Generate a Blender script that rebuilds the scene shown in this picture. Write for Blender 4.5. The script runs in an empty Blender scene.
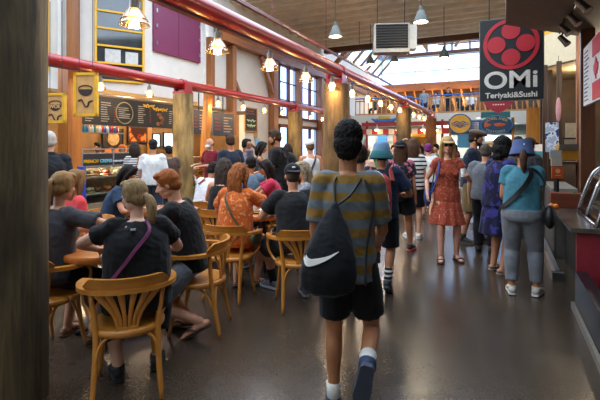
import bpy, math, random
from mathutils import Vector as V, Matrix, noise
random.seed(7)
SC = bpy.context.scene
COL = SC.collection
PI = math.pi
# ---------------------------------------------------------------- camera model
FPX, EYE, HZ = 430.0, 1.58, 145.0
NRM = math.hypot(200, FPX)
CC, SS = FPX / NRM, 200 / NRM
YAW = math.degrees(math.atan2(200, FPX))

def W(px, d):                       # plan position of a photo column at a depth
    u = (px - 300) / FPX
    return d * (CC * u - SS), d * (SS * u + CC)

def Zp(py, d):
    return EYE + (HZ - py) / FPX * d

def on_x(px, X):                    # point of a wall X = const seen at px -> depth, Y
    d = X * NRM / (px - 500.0)
    return d, W(px, d)[1]

def on_y(px, Y):
    u = (px - 300) / FPX
    d = Y / (SS * u + CC)
    return d, W(px, d)[0]

# ---------------------------------------------------------------- tags
def tag(o, label=None, cat=None, group=None, kind=None):
    if label: o['label'] = label
    if cat: o['category'] = cat
    if group: o['group'] = group
    if kind: o['kind'] = kind
    return o

def empty(name, loc=(0, 0, 0), rz=0.0, label=None, cat=None, group=None, scale=1.0, kind=None):
    o = bpy.data.objects.new(name, None)
    COL.objects.link(o)
    o.location = loc
    o.rotation_euler = (0, 0, math.radians(rz))
    o.scale = (scale,) * 3
    o.empty_display_size = .1
    return tag(o, label, cat, group, kind)

def kids(o):
    return [c for c in COL.objects if c.parent == o]

CHILD = {}
def copy_tree(o, parent=None):
    c = o.copy()
    COL.objects.link(c)
    c.parent = parent
    ch = CHILD.get(o.name, [])
    CHILD[c.name] = [copy_tree(x, c) for x in ch]
    return c

# ---------------------------------------------------------------- materials
def lin(h):
    if not isinstance(h, str): return tuple(h) + (1,) if len(h) == 3 else h
    h = h.lstrip('#')
    r = []
    for i in (0, 2, 4):
        c = int(h[i:i + 2], 16) / 255
        r.append(c / 12.92 if c <= .04045 else ((c + .055) / 1.055) ** 2.4)
    return (*r, 1)

MATS = {}
def base_mat(key):
    m = bpy.data.materials.new(key)
    m.use_nodes = True
    nt = m.node_tree
    return m, nt, nt.nodes['Principled BSDF']

def nd(nt, t, **kw):
    n = nt.nodes.new(t)
    for k, v in kw.items():
        if k in n.inputs: n.inputs[k].default_value = v
        else: setattr(n, k, v)
    return n

def ramp(nt, fac, stops, const=False):
    r = nt.nodes.new('ShaderNodeValToRGB')
    if const: r.color_ramp.interpolation = 'CONSTANT'
    e = r.color_ramp.elements
    while len(e) < len(stops): e.new(.5)
    for el, (p, c) in zip(e, stops):
        el.position = p
        el.color = lin(c)
    nt.links.new(fac, r.inputs['Fac'])
    return r.outputs['Color']

def coords(nt, scale=(1, 1, 1), kind='Object'):
    tc = nt.nodes.new('ShaderNodeTexCoord')
    mp = nt.nodes.new('ShaderNodeMapping')
    mp.inputs['Scale'].default_value = scale
    nt.links.new(tc.outputs[kind], mp.inputs['Vector'])
    return mp.outputs['Vector']

def bump(nt, b, fac, strength=.3, dist=.01):
    n = nt.nodes.new('ShaderNodeBump')
    n.inputs['Strength'].default_value = strength
    n.inputs['Distance'].default_value = dist
    nt.links.new(fac, n.inputs['Height'])
    nt.links.new(n.outputs['Normal'], b.inputs['Normal'])

def shade(c, f):
    r = lin(c)
    return tuple(min(1, x * f) for x in r[:3]) + (1,)

def mat(color, rough=.6, metal=0.0, var=.12, scale=12, bmp=0.0, coat=0.0, spec=None):
    """Plain surface with a slight mottled variation."""
    key = ('p', color, rough, metal, var, scale, bmp, coat, spec)
    if key in MATS: return MATS[key]
    m, nt, b = base_mat('surface_' + str(color).strip('#'))
    b.inputs['Roughness'].default_value = rough
    b.inputs['Metallic'].default_value = metal
    b.inputs['Coat Weight'].default_value = coat
    b.inputs['Coat Roughness'].default_value = .15
    if spec is not None: b.inputs['Specular IOR Level'].default_value = spec
    n = nd(nt, 'ShaderNodeTexNoise', Scale=scale, Detail=4.0)
    nt.links.new(coords(nt), n.inputs['Vector'])
    c = ramp(nt, n.outputs['Fac'], [(.3, shade(color, 1 - var)), (.7, shade(color, 1 + var))])
    nt.links.new(c, b.inputs['Base Color'])
    if bmp: bump(nt, b, n.outputs['Fac'], bmp)
    MATS[key] = m
    return m

def cloth(color, pattern=None, c2='#ffffff', c3=None, freq=10, width=.5, sc=14):
    key = ('c', color, pattern, c2, c3, freq, width, sc)
    if key in MATS: return MATS[key]
    m, nt, b = base_mat('fabric_' + str(color).strip('#'))
    b.inputs['Roughness'].default_value = .85
    b.inputs['Specular IOR Level'].default_value = .2
    b.inputs['Sheen Weight'].default_value = .08
    n = nd(nt, 'ShaderNodeTexNoise', Scale=9.0, Detail=5.0, Roughness=.6)
    nt.links.new(coords(nt), n.inputs['Vector'])
    w = nd(nt, 'ShaderNodeTexNoise', Scale=220.0, Detail=1.0)
    nt.links.new(coords(nt), w.inputs['Vector'])
    if pattern == 'stripe':
        sx = nt.nodes.new('ShaderNodeSeparateXYZ')
        nt.links.new(coords(nt, (1, 1, freq)), sx.inputs[0])
        fr = nd(nt, 'ShaderNodeMath', operation='FRACT')
        nt.links.new(sx.outputs['Z'], fr.inputs[0])
        stops = [(0, color), (width, c2)]
        if c3: stops = [(0, color), (width * .8, c3), (width, c2), (.93, c3)]
        c = ramp(nt, fr.outputs[0], stops, True)
    elif pattern in ('floral', 'dots'):
        v = nd(nt, 'ShaderNodeTexVoronoi', Scale=float(sc))
        d = nd(nt, 'ShaderNodeTexNoise', Scale=float(sc) * .8, Detail=3.0)
        nt.links.new(coords(nt), d.inputs['Vector'])
        if pattern == 'floral':
            nt.links.new(coords(nt), v.inputs['Vector'])
            c = ramp(nt, d.outputs['Fac'], [(0, color), (.5, c3 or c2), (.57, c2)], True)
        else:
            nt.links.new(coords(nt), v.inputs['Vector'])
            c = ramp(nt, v.outputs['Distance'], [(0, c2), (width, color)], True)
    else:
        c = ramp(nt, n.outputs['Fac'], [(.3, shade(color, .85)), (.7, shade(color, 1.15))])
    nt.links.new(c, b.inputs['Base Color'])
    ad = nd(nt, 'ShaderNodeMath', operation='MULTIPLY_ADD')
    nt.links.new(w.outputs['Fac'], ad.inputs[0]); ad.inputs[1].default_value = .15
    nt.links.new(n.outputs['Fac'], ad.inputs[2])
    bump(nt, b, ad.outputs[0], .5, .012)
    MATS[key] = m
    return m

def skin(color):
    key = ('s', color)
    if key in MATS: return MATS[key]
    m, nt, b = base_mat('skin_' + color.strip('#'))
    b.inputs['Roughness'].default_value = .5
    b.inputs['Subsurface Weight'].default_value = .08
    b.inputs['Subsurface Scale'].default_value = .01
    n = nd(nt, 'ShaderNodeTexNoise', Scale=14.0, Detail=5.0)
    nt.links.new(coords(nt), n.inputs['Vector'])
    r, g, bl, _ = lin(color)
    c = ramp(nt, n.outputs['Fac'], [(.3, (r * .88, g * .8, bl * .78)), (.7, (r * 1.05, g * 1.04, bl * 1.02))])
    nt.links.new(c, b.inputs['Base Color'])
    MATS[key] = m
    return m

def hairmat(color, c2=None):
    key = ('h', color, c2)
    if key in MATS: return MATS[key]
    m, nt, b = base_mat('hair_' + color.strip('#'))
    b.inputs['Roughness'].default_value = .65
    b.inputs['Specular IOR Level'].default_value = .2
    n = nd(nt, 'ShaderNodeTexNoise', Scale=1.0, Detail=4.0, Roughness=.7)
    nt.links.new(coords(nt, (110, 110, 12)), n.inputs['Vector'])
    c = ramp(nt, n.outputs['Fac'], [(.3, shade(color, .55)), (.7, c2 or shade(color, 1.35))])
    nt.links.new(c, b.inputs['Base Color'])
    bump(nt, b, n.outputs['Fac'], .7, .01)
    MATS[key] = m
    return m

def wood(c1, c2, scale=1.0, axis=2, rough=.45, coat=0.0, knots=False, bmp=.25):
    key = ('w', c1, c2, scale, axis, rough, coat, knots, bmp)
    if key in MATS: return MATS[key]
    m, nt, b = base_mat('wood_' + str(c1).strip('#'))
    b.inputs['Roughness'].default_value = rough
    b.inputs['Coat Weight'].default_value = coat
    b.inputs['Coat Roughness'].default_value = .2
    s = [16 * scale] * 3
    s[axis] = 1.1 * scale
    n = nd(nt, 'ShaderNodeTexNoise', Scale=1.0, Detail=9.0, Roughness=.75, Distortion=.6)
    nt.links.new(coords(nt, tuple(s)), n.inputs['Vector'])
    c = ramp(nt, n.outputs['Fac'], [(.28, c1), (.72, c2)])
    if knots:
        k = nd(nt, 'ShaderNodeTexNoise', Scale=1.3, Detail=3.0)
        nt.links.new(coords(nt, (3, 3, 1.2)), k.inputs['Vector'])
        mx = nd(nt, 'ShaderNodeMix', data_type='RGBA', blend_type='MULTIPLY')
        mx.inputs['Factor'].default_value = .8
        nt.links.new(c, mx.inputs['A'])
        nt.links.new(ramp(nt, k.outputs['Fac'], [(.35, '#6b6255'), (.6, '#ffffff')]), mx.inputs['B'])
        c = mx.outputs['Result']
    nt.links.new(c, b.inputs['Base Color'])
    if bmp: bump(nt, b, n.outputs['Fac'], bmp, .02)
    MATS[key] = m
    return m

def glow(color, strength):
    key = ('e', color, strength)
    if key in MATS: return MATS[key]
    m, nt, b = base_mat('lit_' + color.strip('#'))
    b.inputs['Base Color'].default_value = lin(color)
    b.inputs['Emission Color'].default_value = lin(color)
    b.inputs['Emission Strength'].default_value = strength
    MATS[key] = m
    return m

def glass(tint='#ffffff', clear=.85, rough=.05):
    key = ('g', tint, clear, rough)
    if key in MATS: return MATS[key]
    m = bpy.data.materials.new('glass')
    m.use_nodes = True
    nt = m.node_tree
    nt.nodes.clear()
    o = nt.nodes.new('ShaderNodeOutputMaterial')
    t = nd(nt, 'ShaderNodeBsdfTransparent'); t.inputs[0].default_value = lin(tint)
    g = nd(nt, 'ShaderNodeBsdfGlossy'); g.inputs['Roughness'].default_value = rough
    mx = nt.nodes.new('ShaderNodeMixShader'); mx.inputs[0].default_value = 1 - clear
    nt.links.new(t.outputs[0], mx.inputs[1]); nt.links.new(g.outputs[0], mx.inputs[2])
    nt.links.new(mx.outputs[0], o.inputs[0])
    MATS[key] = m
    return m

# ---------------------------------------------------------------- mesh collector
def frame(t, side=None):
    t = t.normalized()
    s = side if side is not None else (V((1, 0, 0)) if abs(t.x) < .8 else V((0, 1, 0)))
    s = (s - t * s.dot(t))
    if s.length < 1e-6: s = t.orthogonal()
    s.normalize()
    return s, t.cross(s)

def smooth_path(pts, rads, n=4):
    """Catmull-Rom through points and radii."""
    P = [V(p) for p in pts]
    R = [r if isinstance(r, tuple) else (r, r) for r in rads]
    out, ro = [], []
    for i in range(len(P) - 1):
        p0, p1, p2, p3 = P[max(i - 1, 0)], P[i], P[i + 1], P[min(i + 2, len(P) - 1)]
        for k in range(n):
            t = k / n
            out.append(.5 * ((2 * p1) + (p2 - p0) * t + (2 * p0 - 5 * p1 + 4 * p2 - p3) * t * t + (3 * p1 - p0 - 3 * p2 + p3) * t ** 3))
            s = t * t * (3 - 2 * t)
            ro.append(tuple(R[i][j] * (1 - s) + R[i + 1][j] * s for j in (0, 1)))
    out.append(P[-1]); ro.append(R[-1])
    return out, ro

class MB:
    def __init__(s): s.v = []; s.f = []; s.mi = []; s.m = 0
    def face(s, ids): s.f.append(ids); s.mi.append(s.m)
    def box(s, c, size, rz=0.0, rot=None):
        M = rot if rot is not None else Matrix.Rotation(math.radians(rz), 3, 'Z')
        b = len(s.v); h = V(size) / 2; c = V(c)
        for z in (-1, 1):
            for x, y in ((-1, -1), (1, -1), (1, 1), (-1, 1)):
                s.v.append(c + M @ V((x * h.x, y * h.y, z * h.z)))
        for q in ((3, 2, 1, 0), (4, 5, 6, 7), (0, 1, 5, 4), (1, 2, 6, 5), (2, 3, 7, 6), (3, 0, 4, 7)):
            s.face([b + i for i in q])
        return s
    def bar(s, a, b_, w, h, up=V((0, 0, 1))):
        a, b_ = V(a), V(b_); t = (b_ - a)
        L = t.length; t.normalize()
        x = up.cross(t)
        if x.length < 1e-4: x = V((1, 0, 0)).cross(t)
        x.normalize(); y = t.cross(x)
        return s.box((a + b_) / 2, (w, h, L), rot=Matrix((x, y, t)).transposed())
    def tube(s, pts, rad, seg=10, cap='round', side=None, smooth=0):
        if not isinstance(rad, (list, tuple)) or (isinstance(rad, tuple) and len(rad) == 2 and len(pts) != 2):
            rad = [rad] * len(pts)
        P = [V(p) for p in pts]
        R = [r if isinstance(r, tuple) else (r, r) for r in rad]
        if smooth: P, R = smooth_path(P, R, smooth)
        n = len(P)
        T = []
        for i in range(n):
            a, c = P[max(i - 1, 0)], P[min(i + 1, n - 1)]
            t = c - a
            T.append(t.normalized() if t.length > 1e-9 else V((0, 0, 1)))
        S = list(side) if isinstance(side, list) else None
        if S and len(S) != n:
            m = len(S); S = [S[min(m - 1, int(i * (m - 1) / max(n - 1, 1) + .5))] for i in range(n)]
        rings = []
        cur = side if not isinstance(side, list) else None
        for i in range(n):
            sd, up = frame(T[i], S[i] if S else cur)
            if cur is None or not isinstance(side, V): cur = sd
            rings.append((P[i], sd, up, R[i]))
        if cap == 'round':
            def ends(k, sg):
                p, sd, up, r = rings[k]
                rr = min(r) ; t = T[k] * sg
                return [(p + t * rr * math.sin(a), sd, up, (r[0] * math.cos(a), r[1] * math.cos(a))) for a in (.6, 1.15)], p + t * rr
            h, tip0 = ends(0, -1); e, tip1 = ends(-1, 1)
            rings = h[::-1] + rings + e
        b = len(s.v)
        for p, sd, up, r in rings:
            for k in range(seg):
                a = 2 * PI * k / seg
                s.v.append(p + sd * (r[0] * math.cos(a)) + up * (r[1] * math.sin(a)))
        for i in range(len(rings) - 1):
            for k in range(seg):
                k2 = (k + 1) % seg
                s.face([b + i * seg + k, b + i * seg + k2, b + (i + 1) * seg + k2, b + (i + 1) * seg + k])
        last = b + (len(rings) - 1) * seg
        if cap == 'round':
            i0 = len(s.v); s.v += [tip0, tip1]
            for k in range(seg):
                k2 = (k + 1) % seg
                s.face([i0, b + k2, b + k]); s.face([i0 + 1, last + k, last + k2])
        elif cap:
            s.face([b + k for k in range(seg)][::-1]); s.face([last + k for k in range(seg)])
        return s
    def ell(s, c, r, rot=None, seg=16, ring=10):
        b = len(s.v); c = V(c); M = rot or Matrix.Identity(3)
        for i in range(1, ring):
            th = PI * i / ring
            for k in range(seg):
                a = 2 * PI * k / seg
                s.v.append(c + M @ V((r[0] * math.sin(th) * math.cos(a), r[1] * math.sin(th) * math.sin(a), -r[2] * math.cos(th))))
        for i in range(ring - 2):
            for k in range(seg):
                k2 = (k + 1) % seg
                s.face([b + i * seg + k, b + i * seg + k2, b + (i + 1) * seg + k2, b + (i + 1) * seg + k])
        t = len(s.v); s.v += [c + M @ V((0, 0, -r[2])), c + M @ V((0, 0, r[2]))]
        l = b + (ring - 2) * seg
        for k in range(seg):
            k2 = (k + 1) % seg
            s.face([t, b + k2, b + k]); s.face([t + 1, l + k, l + k2])
        return s
    def lathe(s, prof, c=(0, 0, 0), seg=20, rot=None):
        b = len(s.v); c = V(c); M = rot or Matrix.Identity(3)
        for r, z in prof:
            for k in range(seg):
                a = 2 * PI * k / seg
                s.v.append(c + M @ V((r * math.cos(a), r * math.sin(a), z)))
        for i in range(len(prof) - 1):
            for k in range(seg):
                k2 = (k + 1) % seg
                s.face([b + i * seg + k, b + i * seg + k2, b + (i + 1) * seg + k2, b + (i + 1) * seg + k])
        l = b + (len(prof) - 1) * seg
        s.face([b + k for k in range(seg)][::-1]); s.face([l + k for k in range(seg)])
        return s
    def prism(s, poly, o, ux, uy, depth):
        """Extruded outline: 2-D points in the plane (o, ux, uy), thickness along ux x uy."""
        o, ux, uy = V(o), V(ux).normalized(), V(uy).normalized()
        n = ux.cross(uy) * depth
        b = len(s.v); k = len(poly)
        for off in (V((0, 0, 0)), n):
            for x, y in poly: s.v.append(o + ux * x + uy * y + off)
        s.face([b + i for i in range(k)][::-1]); s.face([b + k + i for i in range(k)])
        for i in range(k):
            j = (i + 1) % k
            s.face([b + i, b + j, b + k + j, b + k + i])
        return s
    def build(s, name, material, parent=None, smooth=False, label=None):
        me = bpy.data.meshes.new(name)
        me.from_pydata([tuple(v) for v in s.v], [], s.f)
        ms = material if isinstance(material, (list, tuple)) else [material]
        for m in ms: me.materials.append(m)
        if len(ms) > 1: me.polygons.foreach_set('material_index', s.mi)
        if smooth:
            me.shade_smooth() if hasattr(me, 'shade_smooth') else me.polygons.foreach_set('use_smooth', [True] * len(s.f))
            if smooth == 'auto':
                me.set_sharp_from_angle(angle=math.radians(40))
        me.update()
        o = bpy.data.objects.new(name, me)
        COL.objects.link(o)
        if parent is not None:
            o.parent = parent
            CHILD.setdefault(parent.name, []).append(o)
        if label: o['label'] = label
        return o

# remeshed organic shapes are baked together at the end
PEND = []
def organic(mb, name, material, parent, vox, it=3, post=None, label=None):
    o = mb.build(name, material, parent, label=label)
    r = o.modifiers.new('r', 'REMESH'); r.mode = 'VOXEL'; r.voxel_size = vox; r.use_smooth_shade = True
    s = o.modifiers.new('s', 'SMOOTH'); s.iterations = it; s.factor = .5
    PEND.append((o, post))
    return o

def bake_all():
    bpy.context.view_layer.update()
    dg = bpy.context.evaluated_depsgraph_get()
    news = [bpy.data.meshes.new_from_object(o.evaluated_get(dg), depsgraph=dg) for o, _ in PEND]
    for (o, post), me in zip(PEND, news):
        o.modifiers.clear()
        old = o.data
        o.data = me
        bpy.data.meshes.remove(old)
        if post:
            kind, amp, sc = post
            nv = len(me.vertices)
            co = [0.0] * (nv * 3); no = [0.0] * (nv * 3)
            me.vertices.foreach_get('co', co)
            me.vertex_normals.foreach_get('vector', no)
            for i in range(nv):
                j = i * 3
                x, y, z = co[j], co[j + 1], co[j + 2]
                if kind == 'fold':
                    f = .8 * noise.noise((x * sc * 1.3, y * sc * 1.3, z * sc * .55)) + .9 * (.35 - abs(noise.noise((x * sc * 1.6 + 7 + z * 5, y * sc * 1.6, z * sc * 1.9 + x * 6))))
                elif kind == 'hair':
                    f = noise.noise((x * sc * 3, y * sc * 3, z * sc * .5)) + .5 * noise.noise((x * sc, y * sc, z * sc))
                else:
                    f = noise.noise((x * sc, y * sc, z * sc)) + .5 * noise.noise((x * sc * 2.1, y * sc * 2.1, z * sc * 2.1))
                f *= amp
                co[j] += no[j] * f; co[j + 1] += no[j + 1] * f; co[j + 2] += no[j + 2] * f
            me.vertices.foreach_set('co', co)
        me.polygons.foreach_set('use_smooth', [True] * len(me.polygons))
        me.update()

def text(body, name, material, parent, loc, size, rot, ext=.003, bold=0.0, align='CENTER', xscale=1.0):
    cu = bpy.data.curves.new(name, 'FONT')
    cu.body = body; cu.size = size; cu.extrude = ext; cu.offset = bold; cu.align_x = align; cu.align_y = 'CENTER'
    o = bpy.data.objects.new(name, cu)
    COL.objects.link(o)
    bpy.context.view_layer.update()
    me = bpy.data.meshes.new_from_object(o.evaluated_get(bpy.context.evaluated_depsgraph_get()))
    bpy.data.objects.remove(o); bpy.data.curves.remove(cu)
    me.materials.clear(); me.materials.append(material)
    o = bpy.data.objects.new(name, me)
    COL.objects.link(o)
    o.location = loc; o.rotation_euler = rot; o.scale = (xscale, 1, 1)
    if parent is not None:
        o.parent = parent
        CHILD.setdefault(parent.name, []).append(o)
    return o
# ================================================================= people
PROF_M = [(-.12, .105, .09), (-.05, .158, .115), (.02, .165, .12), (.12, .15, .11), (.22, .154, .112), (.34, .17, .124), (.42, .168, .112), (.475, .12, .085), (.53, .062, .06)]
PROF_F = [(-.12, .11, .095), (-.05, .168, .122), (.02, .168, .12), (.13, .132, .1), (.22, .138, .108), (.32, .152, .125), (.41, .148, .104), (.47, .105, .078), (.53, .052, .052)]

def interp(tab, s):
    if s <= tab[0][0]: return tab[0][1], tab[0][2]
    for (s0, a0, b0), (s1, a1, b1) in zip(tab, tab[1:]):
        if s <= s1:
            t = (s - s0) / (s1 - s0)
            return a0 + (a1 - a0) * t, b0 + (b1 - b0) * t
    return tab[-1][1], tab[-1][2]

def ik(a, t, l1, l2, pole):
    d = t - a
    L = min(d.length, l1 + l2 - .002)
    L = max(L, abs(l1 - l2) + .02)
    dn = d.normalized()
    x = (l1 * l1 - l2 * l2 + L * L) / (2 * L)
    y = math.sqrt(max(l1 * l1 - x * x, 0))
    p = pole - dn * pole.dot(dn)
    p = p.normalized() if p.length > 1e-5 else dn.orthogonal().normalized()
    return a + dn * x + p * y, a + dn * L

class P: pass

def along(pts, t):
    """Point at parameter t (0..len-1) of a joint chain."""
    i = min(int(t), len(pts) - 2)
    return pts[i].lerp(pts[i + 1], t - i)

def person(label, px=None, d=None, head=25, h=1.72, fem=False, fat=1.0, loc=None, sit=None, lean=4, twist=0, hy=0, hp=5,
           hands=(None, None), poles=(None, None), feet=(None, None), toes=(None, None), kpoles=(None, None), pz=None,
           sk='#c99a7c', hair=('short', '#2a1d15'), top=None, bottom=None, shoes=None, hat=None, glasses=None, mask=None,
           face=False, vox=.012, z0=0.0, group='people in the market hall', lips='#a8615a', curl=None, palms=(None, None), tail=None):
    R = P()
    k = h / 1.75
    if loc is None: loc = W(px, d)
    root = empty('person', (loc[0], loc[1], z0), head, label, 'person', group, k)
    R.root, R.k = root, k
    if curl is None: curl = (9, 12, 10) if sit is not None else (18, 30, 22)
    prof = PROF_F if fem else PROF_M
    prof = [(s, a * fat, b * (fat * 1.15 - .15)) for s, a, b in prof[:-1]] + [prof[-1]]
    R.prof = prof
    hipz = pz / k if pz else ((sit / k + .156 * (.6 + .4 * fat)) if sit is not None else .93)
    le = math.radians(lean)
    # spine
    pts = {}
    p = V((0, 0, hipz)); ds = .01
    up_pts = [(0.0, p.copy())]
    s = 0.0
    while s < .56:
        a = le * (.45 + 1.1 * min(s / .5, 1))
        p = p + V((0, math.sin(a), math.cos(a))) * ds; s += ds
        up_pts.append((s, p.copy()))
    def spine(s):
        if s <= 0: return V((0, 0, hipz + s))
        i = min(int(s / ds + 1e-6), len(up_pts) - 1)
        return up_pts[i][1]
    def sdir(s):
        a = le * (.45 + 1.1 * min(max(s, 0) / .5, 1)) if s > 0 else 0
        return V((0, math.sin(a), math.cos(a)))
    tw = math.radians(twist)
    def side(s):
        a = tw * min(max(s, 0) / .4, 1)
        return V((math.cos(a), math.sin(a), 0))
    R.spine, R.sdir, R.side = spine, sdir, side
    def surf(s, ang, off=.0):
        a, b = interp(prof, s)
        sd = side(s); t = sdir(s); f = t.cross(sd)
        an = math.radians(ang)
        return spine(s) + sd * ((a + off) * math.cos(an)) + f * ((b + off) * math.sin(an))
    R.surf = surf
    sw = (.152 if fem else .178) * (1 + (fat - 1) * .6)
    sh = [spine(.455) + side(.455) * (sw * q) for q in (-1, 1)]
    # arms
    ARM, FORE = .285, .25
    arms = []
    for i, q in enumerate((-1, 1)):
        t = hands[i]
        if t is None:
            t = V((q * (sw + .06 * fat), .06, (sh[i].z - .525)))
        else: t = V(t) / k
        po = V(poles[i]) if poles[i] else (V((q * .8, -.9, -.12)) if sit is not None else V((q * .45, -1, -.35)))
        e, w = ik(sh[i], t, ARM, FORE, po)
        arms.append((sh[i], e, w))
    R.arms = arms
    # legs
    hw = .088 * (.5 + .5 * fat)
    legs, footd = [], []
    for i, q in enumerate((-1, 1)):
        hip = V((q * hw, 0, hipz - .01))
        t = feet[i]
        if t is None:
            t = V((q * .13, .42, .08)) if sit is not None else V((q * .1, 0, .082))
        else: t = V(t) / k
        if t.z < .079: t.z = .079
        kp = V(kpoles[i]) if kpoles[i] else (V((q * .25, 1, .6)) if sit is not None else V((q * .12, 1, 0)))
        kn, an = ik(hip, t, .435, .42, kp)
        legs.append((hip, kn, an))
        f = V(toes[i]) if toes[i] else V((q * .22, 1, 0))
        footd.append(f.normalized())
    R.legs, R.footd = legs, footd
    # head
    nb = spine(.53)
    nd_ = (sdir(.5) + V((0, .15, 1.2))).normalized()
    HR = Matrix.Rotation(math.radians(hy), 3, 'Z') @ Matrix.Rotation(math.radians(-hp), 3, 'X')
    HC = nb + nd_ * .085 + HR @ V((0, .018, .078))
    R.HC, R.HR = HC, HR
    def H(*c): return HC + HR @ V(c)
    R.H = H
    hs = .96 if fem else 1.0
    # ---- body
    m = MB()
    ss = [-.112, -.10, -.07, -.04, 0, .06, .12, .18, .24, .3, .36, .42, .46, .49, .515]
    pel = {-.112: .35, -.10: .62, -.07: .9}
    m.tube([spine(x) for x in ss], [tuple(v * pel.get(x, 1) for v in interp(prof, max(x, -.04))) for x in ss], 18, 'flat', [side(x) for x in ss])
    m.tube([spine(.48), nb, H(0, -.025, -.045)], [.066, .056 if not fem else .047, .056 if not fem else .047], 12)
    ab = (.84 if fem else 1.0) * (.55 + .45 * fat)
    for i, q in enumerate((-1, 1)):
        s_, e, w = arms[i]
        m.tube([spine(.47) + side(.47) * (.04 * q), s_.lerp(spine(.47), .2) + V((0, 0, .008))], [.05, .052 * ab], 10)
        pp, rr = smooth_path([s_, s_.lerp(e, .5), e, e.lerp(w, .3), w], [.056 * ab, .05 * ab, .038 * ab, .041 * ab, .026], 3)
        m.tube(pp, rr, 12)
        fd = (w - e).normalized()
        if palms[i]: n = V(palms[i])
        elif hands[i] is None or fd.z < -.75: n = V((-q, .25, 0))
        else: n = V((-q * .25, 0, -1))
        n = (n - fd * n.dot(fd)).normalized()
        sd = fd.cross(n)
        if sd.y < 0 and fd.z < -.6: sd = -sd
        thumb = 1 if (sd.dot(V((-q, 0, 0))) if abs(fd.z) < .6 else sd.y) > 0 else -1
        m.tube([w, w + fd * .04, w + fd * .085], [(.025, .02), (.036, .017), (.04, .015)], 10, 'round', sd)
        fr = .0092 if vox < .009 else .0105
        for j in range(4):
            b0 = w + fd * .08 + sd * (thumb * (.0285 - .0192 * j))
            dd, L = fd + sd * (thumb * (.10 - .066 * j)), (.072, .082, .076, .058)[j]
            dd.normalize(); pts_ = [b0 - dd * .02]
            cur = b0; ax = dd.cross(n)
            if ax.length > 0:
                acc = 0
                for c_, fr_ in zip(curl, (.42, .33, .25)):
                    pts_.append(cur.copy()); acc += math.radians(c_ + 4 * j)
                    d2 = (dd * math.cos(acc) + n * math.sin(acc)).normalized()
                    cur = cur + d2 * (L * fr_)
                pts_.append(cur)
            m.tube(pts_, [fr, fr, fr * .95, fr * .9, fr * .8], 8)
        tb = w + fd * .02 + sd * (thumb * .022)
        m.tube([tb, tb + fd * .03 + sd * (thumb * .026) + n * .008, tb + fd * .062 + sd * (thumb * .034) + n * .016, tb + fd * .085 + sd * (thumb * .03) + n * .022],
               [.015, .0125, .011, .009], 8)
    lb = (.98 if fem else 1.0) * (.5 + .5 * fat)
    for i in range(2):
        a, kn, an = legs[i]
        shd = (an - kn).normalized()
        pp, rr = smooth_path([a, a.lerp(kn, .45), kn, kn.lerp(an, .28) - (V((0, .012, 0))), kn.lerp(an, .65), an], [.088 * lb, .078 * lb, .056 * lb, .057 * lb, .043 * lb, .036], 3)
        m.tube(pp, rr, 12)
        f = footd[i]
        u = (-shd if abs(f.dot(shd)) < .75 else V((0, 0, 1)))
        u = (u - f * u.dot(f)).normalized()
        if abs(f.z) < .05: u = V((0, 0, 1))
        fs = f.cross(u)
        R.__dict__.setdefault('foot', []).append((an, f, u, fs))
        m.tube([an - f * .045 - u * .04, an + f * .03 - u * .035, an + f * .12 - u * .052, an + f * .17 - u * .058], [(.03, .03), (.036, .036), (.042, .02), (.034, .014)], 10, 'round', fs)
        if vox < .009:
            for j in range(5):
                b0 = an + f * (.165 - .008 * abs(j - 1)) - u * .061 + fs * ((j - 2) * .0165)
                m.tube([b0, b0 + f * .028], [.009, .0085], 6)
    # head
    def E(c, r): m.ell(H(*[x * hs for x in c]), [x * hs for x in r], HR)
    E((0, -.012, .025), (.076, .096, .093)); E((0, .022, -.032), (.062, .066, .083)); E((0, .05, -.086), (.034, .032, .026))
    E((0, .066, .024), (.05, .02, .014))
    for q in (-1, 1):
        E((q * .078, -.006, -.012), (.011, .022, .031)); E((q * .034, .056, -.03), (.025, .024, .024))
        E((q * .05, .0, -.07), (.016, .045, .03))
    m.tube([H(0, .08 * hs, .014), H(0, .094 * hs, -.01), H(0, .106 * hs, -.027)], [.008, .011, .0135], 8)
    for q in (-1, 1): E((q * .011, .092, -.029), (.009, .009, .008))
    E((0, .08, -.056), (.022, .012, .007)); E((0, .078, -.066), (.02, .012, .007))
    R.body = organic(m, 'body', skin(sk), root, vox, 3)
    # ---- face details
    if face:
        if not glasses or glasses == 'up':
            for q in (-1, 1):
                e = MB(); e.ell(H(q * .031, .0735, .004), (.0125, .011, .0085), HR, 12, 8); e.m = 1
                e.ell(H(q * .031, .0815, .004), (.006, .004, .006), HR, 10, 6)
                e.build('eye', [mat('#d8d2cc', .3), mat('#2b1c14', .2)], root, True)
        if not mask:
            l = MB(); l.ell(H(0, .086, -.056), (.021, .0085, .0055), HR, 12, 6).ell(H(0, .084, -.066), (.019, .009, .006), HR, 12, 6)
            l.build('lips', mat(lips, .5), root, True)
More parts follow.
